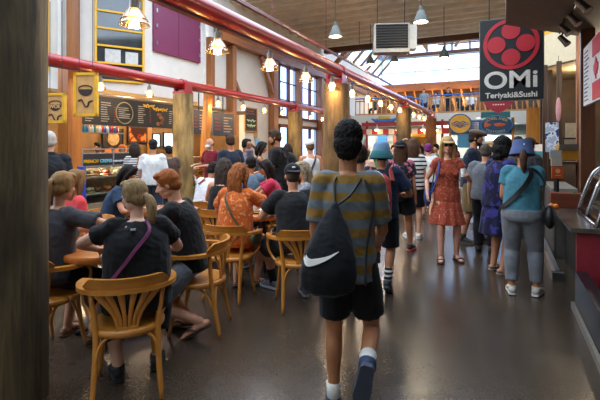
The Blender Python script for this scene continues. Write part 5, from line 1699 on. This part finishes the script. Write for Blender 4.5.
seated_chair(p4.root.location, H4, 'bentwood armchair under the woman in the charcoal tee, by the huge log')
H3 = 112
p3 = person('seated red-haired man in a black tee and grey shorts bending over the table', 191, 3.62, H3, 1.70, False, 1.02, sit=.46, lean=15, hy=14, hp=22, sk='#d09a7c',
    hair=('short', '#8e4e1f', '#b06a2c'), vox=.0075, face=True, group=SEAT, hands=((.02, .46, .85), (.1, .38, .84)), poles=((-.9, -.3, .1), (.9, -.3, .1)),
    feet=((-.09, -.10, .14), (.10, .05, .1)), toes=((-.15, 1, -.45), (-.1, 1, -.12)), kpoles=((-.2, 1, -.3), (.2, 1, -.1)),
    top=dict(mat=cloth('#131214'), loose=.018, sleeve=.62, sl=.022), bottom=dict(kind='shorts', mat=cloth('#7c8088'), len=.86, loose=.016, flare=.03), shoes=('flipflop', '#3a332c'))
seated_chair(V((*W(195, 3.72), 0)), H3, 'bentwood armchair under the red-haired man, turned sideways')
q = MB(); q.box(p3.arms[0][0].lerp(p3.arms[0][1], .35) + V((-.085, -.02, 0)), (.012, .05, .02)); q.build('logo', mat('#c03a28', .6), p3.root)
p5 = person('girl in a coral red tee sitting behind the woman in charcoal', 68, 4.3, -5, 1.60, True, 1.0, sit=.45, lean=6, hp=8, sk='#c99476', hair=('long', '#7a5a38', .2), group=SEAT, vox=.011,
    top=dict(mat=cloth('#d0454a'), loose=.02, sleeve=.6), bottom=dict(kind='shorts', mat=cloth('#27406e')), shoes=('sneaker', '#cfcfcf', '#e0e0e0'))
seated_chair(p5.root.location, -5, 'bentwood armchair under the girl in coral red')
o = worn('tote_bag', p5, 'teal and red striped bag against the girl in coral red', 'bag')
MB().tube([V((.38, -.05, .5)), V((.38, -.05, .70))], [(.06, .1), (.05, .09)], 12, 'round', V((1, 0, 0))).build('bag_body', cloth('#4aa0a8', 'stripe', '#b8343a', freq=9), o, True)
p6 = person('dark-haired woman in a navy shirt leaning in at the table behind the blonde ponytail', 111, 5.3, -62, 1.66, True, 1.05, sit=.45, lean=18, hy=-4, hp=18, sk='#b98364', hair=('bob', '#17110f', .06), vox=.009, face=True, group=SEAT,
    hands=((-.02, .45, .82), (.12, .42, .81)), top=dict(mat=cloth('#26384f'), loose=.02, sleeve=.55), bottom=dict(kind='trousers', mat=cloth('#15161a')), shoes=('sneaker', '#222', '#444') if False else None)
seated_chair(p6.root.location, -62, 'bentwood armchair under the woman in the navy shirt')
chair(89, 4.75, 150, 'empty bentwood armchair between the girl in coral and the navy shirt')
# -- table two
H11 = 8
p11 = person('seated woman with auburn hair in an orange patterned dress', 235, 4.6, H11, 1.68, True, 1.12, sit=.45, lean=7, hy=-8, hp=10, sk='#c98f70', hair=('wavy', '#8a4f24', .2), vox=.009, group=SEAT,
    hands=((-.18, .38, .81), (.42, .45, .82)), feet=((-.08, .2, .08), (.12, .3, .08)), top=dict(mat=cloth('#c4632c', 'floral', '#d98a52', '#b5521f', sc=26), loose=.02, sleeve=.62, sl=.026), bottom=dict(kind='skirtlap', mat=cloth('#c4632c', 'floral', '#d98a52', '#b5521f', sc=26), len=1.1, loose=.022), shoes=('sandal', '#3b3a3c'))
seated_chair(p11.root.location, H11, 'bentwood armchair under the woman in the orange dress', -.09)
b_ = worn('crossbody_bag', p11, 'small green bag with a green strap worn over the orange dress', 'bag')
strap(p11, [(.49, -120), (.4, -108), (.26, -84), (.12, -55), (.02, -25)], .036, .011, 'strap', mat('#44523c', .6), b_)
MB().ell(p11.surf(.0, -5, .07), (.05, .09, .08)).build('pouch', mat('#3f4a36', .6), b_, True)
H12 = 38
p12 = person('seated man in a black cap worn backwards, black tee and black shorts', 296, 4.38, H12, 1.68, False, 1.16, sit=.45, lean=15, hy=-4, hp=8, sk='#c08c6e', hair=('buzz', '#4a3a30'), hat=('backcap', '#151517', '#cfcfcf'), vox=.009, group=SEAT,
    hands=((-.22, .42, .80), (.25, .42, .81)), poles=((-.7, -.5, -.4), None), feet=((-.17, .38, .085), (.12, .1, .085)), toes=((-.7, 1, 0), (0, 1, 0)), kpoles=((-.6, 1, .5), (.3, 1, .5)),
    top=dict(mat=cloth('#1b1b1d'), loose=.02, sleeve=.6, sl=.026), bottom=dict(kind='shorts', mat=cloth('#0f0f11'), len=.92, loose=.02, flare=.035), shoes=('sneaker', '#5c6470', '#b9bcc0', '#101012', .16))
seated_chair(p12.root.location, H12, 'bentwood armchair under the man in the backwards cap', -.09)
p13 = person('seated woman with grey-brown curly hair in a black tank top', 222, 5.6, 16, 1.72, True, 1.1, sit=.45, lean=5, hp=6, sk='#d0987a', hair=('wavy', '#3b322d', .26), vox=.011, group=SEAT, hands=((-.15, .4, .81), (.15, .42, .81)),
    top=dict(mat=cloth('#1a1a1c'), kind='tank', loose=.012), bottom=dict(kind='skirtlap', mat=cloth('#1c1c20'), len=.9))
seated_chair(p13.root.location, 16, 'bentwood armchair under the woman with curly grey-brown hair')
p14 = person('seated diner in a white tee with a red stripe, dark hair bent down', 203, 6.4, 2, 1.68, False, 1.0, sit=.45, lean=24, hy=-18, hp=16, sk='#a87250', hair=('short', '#17120f'), vox=.012, group=SEAT, hands=((-.1, .45, .81), (.15, .45, .81)),
    top=dict(mat=cloth('#c9cbd0'), loose=.026, sleeve=.7), bottom=dict(kind='trousers', mat=cloth('#2a2e3a')))
q = MB(); q.bar(p14.surf(.36, -115, .045), p14.surf(.46, -92, .045), .05, .012); q.build('stripe_print', mat('#b03a44', .6), p14.root)
seated_chair(p14.root.location, 2, 'bentwood armchair under the diner in the white tee')
chair(184, 6.3, 60, 'empty bentwood armchair beside the woman in the black tank top')
p15 = person('seated man in a slate blue tee with short dark hair seen from behind', 249, 6.75, 14, 1.72, False, 1.08, sit=.45, lean=8, hp=8, sk='#a9704c', hair=('short', '#15110f'), vox=.011, group=SEAT, hands=((-.15, .42, .81), (.12, .42, .83)),
    top=dict(mat=cloth('#54697e'), loose=.024, sleeve=.65), bottom=dict(kind='trousers', mat=cloth('#23262e')))
seated_chair(p15.root.location, 14, 'yellowish bentwood armchair under the man in the slate blue tee')
p16 = person('seated woman with long dark hair, sunglasses and a pink-red tee facing the table', 276, 6.3, 122, 1.68, True, 1.0, sit=.45, lean=12, hy=8, hp=12, sk='#b9805e', hair=('long', '#1d1310', .22), glasses='on', face=True, vox=.010, group=SEAT,
    hands=((.0, .46, .86), (.05, .52, .81)), top=dict(mat=cloth('#b32c4a'), loose=.02, sleeve=.5), bottom=dict(kind='trousers', mat=cloth('#1b1f2b')))
seated_chair(p16.root.location, 122, 'bentwood armchair under the woman in the pink-red tee')
p17 = person('seated woman with greying blonde hair and sunglasses pushed up on her head', 309, 5.65, 120, 1.66, True, 1.0, sit=.45, lean=6, hy=10, hp=8, sk='#cf9a80', hair=('wavy', '#94826a', .18), glasses='up', face=True, vox=.010, group=SEAT,
    top=dict(mat=cloth('#7a7f88'), loose=.02, sleeve=.55), bottom=dict(kind='trousers', mat=cloth('#2c3038')), hands=((-.1, .45, .81), (.1, .45, .81)))
seated_chair(p17.root.location, 120, 'bentwood armchair under the woman with sunglasses on her head')
# -- standing behind the tables
p18 = person('tall man in a black tee with a black backpack standing side-on by the pale log', 279, 7.3, 112, 1.85, sk='#b98262', hair=('short', '#3a2a1e', 'beard'), face=True, vox=.011, group=AIS, hp=12, lean=3, hands=((-.08, .34, 1.12), (.1, .34, 1.1)),
    top=dict(mat=cloth('#1a1b1f'), loose=.024, sleeve=.7), bottom=dict(kind='shorts', mat=cloth('#3a3c40')), shoes=('sneaker', '#333333', '#888888'))
def backpack(R, label, m, m2, w=.15, h_=.42, dp=.10, s0=.0, cat='backpack', group='backpacks'):
    o = worn('backpack', R, label, cat, group)
    q = MB(); zc = [0, .05, .5, .85, 1.0]; wd = [.85, 1, 1, .9, .55]; dd = [.8, 1, .95, .7, .35]
    pts_ = [R.spine(s0) .lerp(R.spine(s0 + h_), t) for t in zc]
    bb = max(interp(R.prof, s0 + h_ * t)[1] for t in zc)
    pts_ = [p + V((0, -bb - .035 - dp * d_, 0)) for p, d_ in zip(pts_, dd)]
    q.tube(pts_, [(w * a, dp * d_) for a, d_ in zip(wd, dd)], 18, 'round', V((1, 0, 0)), 3)
    organic(q, 'pack', m, o, .011, 2, ('fold', .006, 12))
    q = MB(); p = R.spine(s0 + h_ * .22); q.tube([p + V((0, -bb - dp * 2 - .035, -.08)), p + V((0, -bb - dp * 2 - .035, .07))], [(w * .7, .035), (w * .62, .03)], 12, 'round', V((1, 0, 0))); q.build('pocket', m2, o, True)
    for sg in (-1, 1):
        strap(R, [(.37, -90 + sg * 38), (.46, -90 + sg * 42), (.5, sg * 30 + (180 if sg < 0 else 0) if False else -90 + sg * 60), (.47, 90 - sg * 52), (.34, 90 - sg * 55), (.18, 90 - sg * 75)], .036, .028, 'shoulder_strap', m2, o, .008)
    return o
backpack(p18, 'black backpack worn by the tall man by the pale log', cloth('#17181b'), cloth('#24262b'))
p19 = person('man in a navy tee standing with brown quiffed hair behind the diners', 231.5, 8.1, 60, 1.78, sk='#b07a58', hair=('tall', '#3d281a'), vox=.013, group=QUE, top=dict(mat=cloth('#222a38'), loose=.024), bottom=dict(kind='trousers', mat=cloth('#2a2c30')), face=True, shoes=('sneaker', '#333333', '#888888'))
p20 = person('dark-haired man in a mauve grey tee with a phone at his ear', 244, 9.0, -20, 1.72, sk='#8f5c40', hair=('short', '#110d0c'), vox=.013, group=QUE, hands=(None, (.12, .16, 1.55)), hy=-30, top=dict(mat=cloth('#7f7584'), loose=.024), bottom=dict(kind='trousers', mat=cloth('#22252c')))
p21 = person('woman with a dark bob in a charcoal tank reaching forward behind the diners', 258, 8.35, -58, 1.66, True, sk='#bb8464', hair=('bob', '#16110f', .08), vox=.012, group=QUE, hp=14, hands=((-.1, .42, 1.06), (.1, .44, 1.08)), top=dict(mat=cloth('#35363a'), kind='tank', loose=.016), bottom=dict(kind='trousers', mat=cloth('#1c1d22')), face=True)
p22 = person('bald man in a white face mask and maroon polo behind the stall counter', 212, 9.9, 165, 1.74, sk='#c08f74', hair=('bald', '#6a5548'), mask='#d8dadb', face=True, vox=.012, group=QUE, fat=1.1, hands=((.0, .34, 1.1), (.28, .28, 1.12)), top=dict(mat=cloth('#6e1a28'), kind='polo', loose=.024, sleeve=.7), bottom=dict(kind='trousers', mat=cloth('#1c1c20')))
p23 = person('person in a white tank top and white cap walking past the red-framed doors', 311, 8.2, 42, 1.68, sk='#b98868', hair=('short', '#6a4c30'), hat=('cap', '#dcdcda'), vox=.012, group=AIS, top=dict(mat=cloth('#c9cacc'), kind='tank', loose=.03, fit=False), bottom=dict(kind='shorts', mat=cloth('#c0412c')), shoes=('sneaker', '#dddddd', '#eeeeee'))
b_ = worn('sling_bag', p23, 'grey sling strap and bag over the white tank top', 'bag'); strap(p23, [(.5, -60), (.4, -80), (.2, -105), (.05, -140)], .045, .02, 'strap', cloth('#4b4e56'), b_); MB().ell(p23.surf(.1, -150, .08), (.05, .09, .12)).build('pouch', cloth('#5a5d66'), b_, True)
p24 = person('person in a denim blue top partly hidden behind the tall man with the backpack', 288, 8.6, 30, 1.62, True, sk='#b07a58', hair=('long', '#2a1c14', .2), vox=.014, group=QUE, top=dict(mat=cloth('#3b5578'), loose=.02), bottom=dict(kind='trousers', mat=cloth('#2a3342')))
# -- crepe stall queue
p7 = person('woman in a black and white striped top with dark shoulder hair at the crepe stall', 135, 8.5, 50, 1.64, True, sk='#bb8a6c', hair=('bob', '#2c221d', .1), vox=.010, group=QUE, top=dict(mat=cloth('#1e2026', 'stripe', '#c9cacb', freq=22, width=.45), loose=.02, sleeve=.8), bottom=dict(kind='trousers', mat=cloth('#26324a')), shoes=('sneaker', '#ccc', '#ddd') if False else None)
b_ = worn('crossbody_bag', p7, 'tan strap and bag across the black and white striped top', 'bag'); strap(p7, [(.5, -60), (.4, -75), (.24, -100), (.06, -140)], .034, .012, 'strap', mat('#9a5a2c', .6), b_); MB().ell(p7.surf(.0, -165, .07), (.05, .1, .08)).build('pouch', mat('#8a4f26', .6), b_, True)
p8 = person('man in a white tee and black cap at the crepe stall', 152.5, 8.2, 28, 1.68, sk='#b98868', hair=('buzz', '#241c18'), hat=('cap', '#1c1d20'), hy=20, vox=.011, group=QUE, fat=1.1, top=dict(mat=cloth('#d2d3d4'), loose=.03, sleeve=.8), bottom=dict(kind='trousers', mat=cloth('#3a4252')))
p9 = person('dark-haired person half hidden by the tan log at the crepe stall', 169.5, 8.9, 60, 1.58, sk='#9a6a4a', hair=('short', '#15110f'), vox=.014, group=QUE, top=dict(mat=cloth('#4a3a34'), loose=.02), bottom=dict(kind='trousers', mat=cloth('#22252c')))
p10 = person('white-haired man in a black puffer vest at the edge of the huge log', 49, 5.3, 60, 1.76, sk='#c9a084', hair=('short', '#b5b0a8'), face=True, vox=.011, group=QUE, hy=-12, top=dict(mat=cloth('#1d1f23'), kind='vest', loose=.05, sleeve=1.6, sl=.03, fold=.012), bottom=dict(kind='trousers', mat=cloth('#26282e')), shoes=('sneaker', '#333333', '#888888'))
pa = person('stall worker with dark hair behind the crepe panel', 99.5, 10.6, 190, 1.66, sk='#8a5a3e', hair=('short', '#120e0d'), face=True, vox=.014, group=QUE, top=dict(mat=cloth('#2a211d'), loose=.02), bottom=dict(kind='trousers', mat=cloth('#1c1c20')))
pb = person('stall worker in an orange-brown cap bending behind the crepe panel', 123, 10.8, 205, 1.58, sk='#9a6a4a', hair=('short', '#120e0d'), hat=('cap', '#8a4a20'), face=True, vox=.014, group=QUE, top=dict(mat=cloth('#4a3128'), loose=.02), bottom=dict(kind='trousers', mat=cloth('#1c1c20')))
# -- aisle crowd
p26 = person('person in a white tee with red shoes walking just ahead of the walker in stripes', 359, 3.95, 14, 1.60, sk='#b98868', hair=('short', '#2a1d15'), vox=.010, group=AIS, lean=4, feet=((-.08, .2, .082), (.1, -.2, .12)), toes=(None, (.1, 1, -.5)), top=dict(mat=cloth('#b9bbc0'), loose=.03, sleeve=.8, sl=.03), bottom=dict(kind='shorts', mat=cloth('#16181f')), shoes=('sneaker', '#a8202c', '#2a1517', '#17171a', .1))
p25 = person('person in a blue and teal bucket hat and navy tee with a red backpack', 381, 4.75, 8, 1.60, sk='#a8734f', hair=('short', '#1c1412'), hat=('bucket2', '#5f7d94', '#24585c'), vox=.009, group=AIS, fat=1.08, lean=4, hands=(None, (.26, .3, 1.02)), poles=(None, (.5, -.8, -.4)), feet=((-.11, .22, .082), (.09, -.2, .13)), toes=(None, (.1, 1, -.55)),
    top=dict(mat=cloth('#1a2338'), loose=.028, sleeve=.75, sl=.03), bottom=dict(kind='shorts', mat=cloth('#121419'), len=.95), shoes=('sneaker', '#22242a', '#3c3e44', cloth('#1a1b1e', 'stripe', '#b9b9b9', freq=22, width=.6), .16))
backpack(p25, 'dusty red backpack worn with the blue bucket hat', cloth('#8f2f2c'), cloth('#a64436'), .15, .44, .085)
p27 = person('person with a black cap and brown hair in a black flowered top and black shorts', 400, 6.3, 2, 1.64, True, 1.08, sk='#b27a58', hair=('long', '#4a2e1c', .22), hat=('backcap', '#17171a', '#2a2a2a'), vox=.010, group=AIS, feet=((-.12, -.12, .1), (.12, .18, .082)), toes=((0, 1, -.3), None),
    top=dict(mat=cloth('#1c1a1e', 'floral', '#a85a6a', '#2f2a30', sc=16), loose=.026), bottom=dict(kind='shorts', mat=cloth('#131316'), len=.7, flare=.04), shoes=('sneaker', '#1e1f24', '#e0605a'))
o = worn('waist_pouch', p27, 'black pouch hanging behind the flowered top', 'bag'); MB().ell(V((.0, -.22, .93)), (.13, .06, .1)).build('pouch', BLACK, o, True); strap(p27, [(.06, -30), (.05, -90), (.06, -150)], .045, .014, 'strap', BLACK, o)
p28 = person('woman in a black and white striped top with one arm raised beyond the flowered top', 413, 7.3, 12, 1.70, True, sk='#c79678', hair=('long', '#4a3222', .2), vox=.011, group=AIS, hands=((-.2, .15, 1.62), None), poles=((-1, .2, -.6), None), top=dict(mat=cloth('#d5d2cc', 'stripe', '#1d1d20', freq=14, width=.6), loose=.024), bottom=dict(kind='shorts', mat=cloth('#131316')), shoes=('sneaker', '#cfc9bc', '#dedede'))
p29 = person('woman with purple-dyed hair in a white top and black shorts further up the aisle', 428, 9.2, 6, 1.62, True, 1.15, sk='#d0a084', hair=('short', '#6e2a6a', '#8f3a7e'), vox=.012, group=AIS, feet=((-.1, .1, .082), (.06, -.16, .1)), top=dict(mat=cloth('#cfd0cc'), loose=.02, sleeve=.5), bottom=dict(kind='shorts', mat=cloth('#141417'), len=.6), shoes=('sneaker', '#5a3a2c', '#8a6a50'))
o = worn('tote_bag', p29, 'black tote with white dots beside the purple-haired woman', 'bag'); MB().tube([V((.37, -.05, 1.2)), V((.3, -.02, 1.38)), V((.18, 0, 1.50)), V((.3, .05, 1.38)), V((.37, .05, 1.2))], .012, 8, 'round', None, 4).build('handle', BLACK, o, True); MB().tube([V((.38, .0, .85)), V((.37, 0, 1.25))], [(.13, .05), (.12, .045)], 14, 'round', V((0, 1, 0))).build('bag_body', cloth('#141416', 'dots', '#cfcfcf', width=.3, sc=14), o, True)
D30 = dict(mat=cloth('#97402a', 'floral', '#b0604a', '#86341f', sc=45))
p30 = person('woman in a rust red dress, beige cap and sunglasses facing the camera side', 447, 5.95, 198, 1.69, True, 1.02, sk='#cf9a80', hair=('long', '#b08a50', .2), hat=('cap', '#a8885c'), glasses='on', face=True, vox=.009, group=AIS, hp=-3, hy=-4, lean=1, hands=((-.2, .25, 1.18), (.27, .04, .90)), poles=((-.5, -1, -.5), None), feet=((-.12, .02, .082), (.1, .1, .082)),
    top=dict(loose=.008, sleeve=.3, sl=.012, fit=True, hem=.03, **D30), bottom=dict(kind='dress', hem=.50, waist=.13, flare=1.38, pleat=.02, loose=.014, **D30), shoes=('sandal', '#2a221c'))
o = worn('paper_cup', p30, 'white paper cup held by the woman in the rust red dress', 'cup'); e_, w_ = p30.arms[0][1], p30.arms[0][2]; c = w_ + (w_ - e_).normalized() * .10 + V((.03, 0, .0)); MB().lathe([(.028, -.05), (.036, .06), (.033, .06), (.026, -.04)], c, 16).build('cup_body', mat('#dcdcd8', .4), o, 'auto')
b_ = worn('shoulder_bag', p30, 'bag with a blue strap on the shoulder of the woman in the rust red dress', 'bag'); strap(p30, [(.47, 35), (.4, 45), (.28, 40), (.1, 15), (0, 0)], .035, .016, 'strap', mat('#2a3f7a', .6), b_); strap(p30, [(.47, 35), (.49, 0), (.44, -45), (.3, -40), (.05, -15)], .035, .016, 'strap', mat('#2a3f7a', .6), b_)
MB().ell(p30.surf(-.04, -15, .1), (.05, .13, .14)).build('pouch', mat('#2a3f7a', .7), b_, True)
p31 = person('bearded man in a flat cap, navy shirt and khaki shorts side-on in the aisle', 471, 7.0, -92, 1.83, sk='#b9805e', hair=('short', '#2a1d16', 'beard'), hat=('flat', '#5b4a38'), face=True, vox=.010, group=AIS, hp=6, hands=((-.12, .3, 1.0), (.1, .32, .98)), feet=((-.12, .14, .082), (.12, -.12, .082)),
    top=dict(mat=cloth('#171f31'), kind='polo', loose=.026, sleeve=.9), bottom=dict(kind='shorts', mat=cloth('#6e5c3a'), len=1.0, loose=.02, flare=.03), shoes=('sneaker', '#2c2724', '#55504a', '#3a3734', .07))
x, y = W(475, 8.7)
o = empty('shopping_bag', (x, y, .01), 20, 'small red and blue chequered bag on the floor behind the khaki shorts', 'bag'); MB().tube([(0, 0, 0), (0, 0, .26)], [(.09, .05), (.08, .045)], 14, 'round', V((1, 0, 0))).build('bag_body', cloth('#b8c0cc', 'floral', '#a02a34', '#2a5a8a', sc=7), o, True); MB().tube([(-.06, 0, .28), (-.03, 0, .42), (.03, 0, .42), (.06, 0, .28)], .008, 6, 'round', None, 3).build('handle', BLACK, o, True)
p32 = person('person in a grey tee and black trousers behind the purple patterned dress', 485, 6.3, -10, 1.60, sk='#b98868', hair=('short', '#4a4038'), vox=.011, group=QUE, fat=1.1, top=dict(mat=cloth('#63666a'), loose=.03, sleeve=.8, sl=.03), bottom=dict(kind='trousers', mat=cloth('#15161a'), loose=.02), shoes=('sneaker', '#121214', '#202022'))
D33 = dict(mat=cloth('#1b1836', 'floral', '#2f2a68', '#12122a', sc=11))
p33 = person('woman with dark bushy hair in a purple and black patterned dress in the queue', 499, 5.35, -48, 1.68, True, 1.25, sk='#b98262', hair=('bigcurly', '#14100e'), face=True, vox=.009, group=QUE, hy=-20, hands=((-.1, .3, 1.05), (.12, .3, 1.05)), feet=((-.1, .0, .082), (.1, -.04, .082)),
    top=dict(loose=.024, sleeve=.8, sl=.03, **D33), bottom=dict(kind='dress', hem=.48, waist=.12, flare=1.12, loose=.018, **D33), shoes=('sandal', '#8f8a80'))
p34 = person('woman in a denim blue bucket hat, teal tee and grey trousers seen from behind', 522, 4.5, -6, 1.64, True, 1.08, sk='#b07a55', hair=('lowpony', '#4a3222'), hat=('bucket', '#465278', '#c8c8cc'), vox=.009, group=QUE, hy=8, hp=10, hands=((-.10, .24, 1.0), (.10, .26, 1.0)), poles=((-.5, -1, -.6), (.4, -1, -.6)), feet=((-.10, .02, .082), (.13, .08, .082)),
    top=dict(mat=cloth('#427684'), loose=.016, sleeve=.5, sl=.012, hem=-.05), bottom=dict(kind='trousers', mat=cloth('#74767b'), loose=.026, flare=-.012, len=1.84, waist=.0), shoes=('sneaker', '#b9b0a2', '#d8d4cc'))
b_ = worn('sling_bag', p34, 'black sling bag across the back of the teal tee', 'bag'); strap(p34, [(.49, -55), (.42, -62), (.3, -80), (.18, -108), (.08, -140), (.05, -165)], .04, .026, 'strap', BLACK, b_); strap(p34, [(.49, -50), (.45, -30), (.34, -15), (.16, -8), (0, -5)], .045, .014, 'strap', BLACK, b_)
MB().ell(p34.surf(-.02, -8, .09), (.06, .11, .13)).build('pouch', BLACK, b_, True)
p35 = person('man in a dark cap beyond the denim bucket hat at the stall', 527, 7.3, -40, 1.70, sk='#8f5c40', hair=('short', '#15110f'), hat=('cap', '#2a2320'), vox=.013, group=QUE, top=dict(mat=cloth('#2c2a2c'), loose=.02), bottom=dict(kind='trousers', mat=cloth('#1c1d22')))
p36 = person('dark-haired man just left of the dark cap in the stall queue', 518, 8.2, -10, 1.76, sk='#a8734f', hair=('short', '#120e0d'), vox=.013, group=QUE, top=dict(mat=cloth('#3a3c42'), loose=.02), bottom=dict(kind='trousers', mat=cloth('#22252c')))
# -- far heads and balcony
far = [(482, 10.5, 1.62, '#1d2533', '#120e0d', 'dark-haired person in navy behind the flat cap'), (476, 12, 1.45, '#a33a44', '#2a1c14', 'child in red behind the flat cap'), (488, 13, 1.55, '#2a58b0', '#15110f', 'person in bright blue deep in the queue'),
       (437, 12, 1.62, '#8a8f94', '#15110f', 'person in pale grey beside the furthest log column'), (421, 12.5, 1.58, '#2d3f6a', '#1a1412', 'person in blue near the yellow shelves'), (366, 9.5, 1.5, '#c9a08a', '#7a5a38', 'fair-haired child between the walker and the bucket hat'),
       (412, 13, 1.62, '#3d4a5c', '#1a1412', 'dark-haired shopper beyond the striped top'), (396, 11, 1.6, '#b9bcc0', '#4a3222', 'shopper in pale clothes left of the grey-brown log'), (471, 15, 1.66, '#55606a', '#2a1d15', 'distant shopper at the seafood stall'), (455, 15.5, 1.64, '#7a3a34', '#2a1d15', 'distant shopper in dull red near the round fish sign'), (505, 12, 1.62, '#3a3f48', '#15110f', 'distant shopper beside the oval fish sign')]
for px, d, hh, c, hc, lb in far:
    person(lb, px, d, random.choice([0, 40, -40, 20, 160]), hh, random.random() < .5, sk=random.choice(['#b98868', '#a8734f', '#c99a7c']), hair=(random.choice(['short', 'bob', 'short']), hc, .1), vox=.016, group='distant shoppers', top=dict(mat=cloth(c), loose=.02), bottom=dict(kind='trousers', mat=cloth('#262a33')))
ZM = 3.28
for px, d, hd, c, lb in ((424, 26.6, 185, '#7e8a94', 'man in a grey tee standing at the gap in the balcony railing'), (437, 25.2, 150, '#b8bcc2', 'person in pale clothes behind the balcony railing'), (448, 25.5, 200, '#15161a', 'person in black behind the balcony railing'), (459, 25.9, 230, '#26282e', 'person in charcoal by the balcony railing'),
                          (472, 25.0, 170, '#d0d3d8', 'person in white further along the balcony railing'), (376, 27.0, 150, '#4a4f58', 'person in grey behind the balcony railing over the awning')):
    person(lb, px, d, hd, 1.72 if px != 424 else 1.78, sk='#b98868', hair=('short', '#1a1412'), vox=.018, z0=ZM, group='people on the balcony', top=dict(mat=cloth(c), loose=.02), bottom=dict(kind='trousers', mat=cloth('#1e2128')), sit=.45 if px not in (424, 448, 469) else None)
bake_all()

# ================================================================= light
wd = bpy.data.worlds.new('sky'); SC.world = wd; wd.use_nodes = True
nt = wd.node_tree; bg = nt.nodes['Background']
sky = nt.nodes.new('ShaderNodeTexSky'); sky.sky_type = 'HOSEK_WILKIE'; sky.turbidity = 4.0; sky.ground_albedo = .4
sky.sun_direction = (.5, .3, .8)
mx = nd(nt, 'ShaderNodeMix', data_type='RGBA'); mx.inputs['Factor'].default_value = .65
nt.links.new(sky.outputs['Color'], mx.inputs['A']); mx.inputs['B'].default_value = (.70, .84, 1.0, 1)
nt.links.new(mx.outputs['Result'], bg.inputs['Color']); bg.inputs['Strength'].default_value = 2.9
def portal(loc, rot, sx, sy):
    l = bpy.data.lights.new('daylight_portal', 'AREA'); l.shape = 'RECTANGLE'; l.size, l.size_y = sx, sy; l.cycles.is_portal = True
    o = bpy.data.objects.new('daylight_portal', l); COL.objects.link(o); o.location = loc; o.rotation_euler = rot
portal((-3.5, 5.5, 6.7), (0, 0, 0), 7.0, 13.0)
portal((-1, 30.9, 7.8), (PI / 2, 0, PI), 14, 3.8) if False else portal((-1, 31.3, 7.8), (-PI / 2, 0, 0), 14, 3.8)
portal((-.5, 22.2, 9.75), (0, 0, 0), 15, 4.5)
portal((-8.3, 17.7, 2.6), (0, -PI / 2, 0), 4.8, 4.2)
# camera
cd = bpy.data.cameras.new('camera'); cam = bpy.data.objects.new('camera', cd); COL.objects.link(cam)
cam.location = (0, 0, EYE); cam.rotation_euler = (PI / 2, 0, math.radians(YAW))
cd.sensor_width = 36; cd.lens = FPX / 600 * 36; cd.shift_y = -(200 - HZ) / 600; cd.clip_end = 200
SC.camera = cam
SC.view_settings.view_transform = 'Standard'; SC.view_settings.look = 'None'; SC.view_settings.gamma = 1; SC.view_settings.use_curve_mapping = False
SC.view_settings.exposure = 1.3
SC.cycles.use_denoising = True
SC.cycles.max_bounces = 8
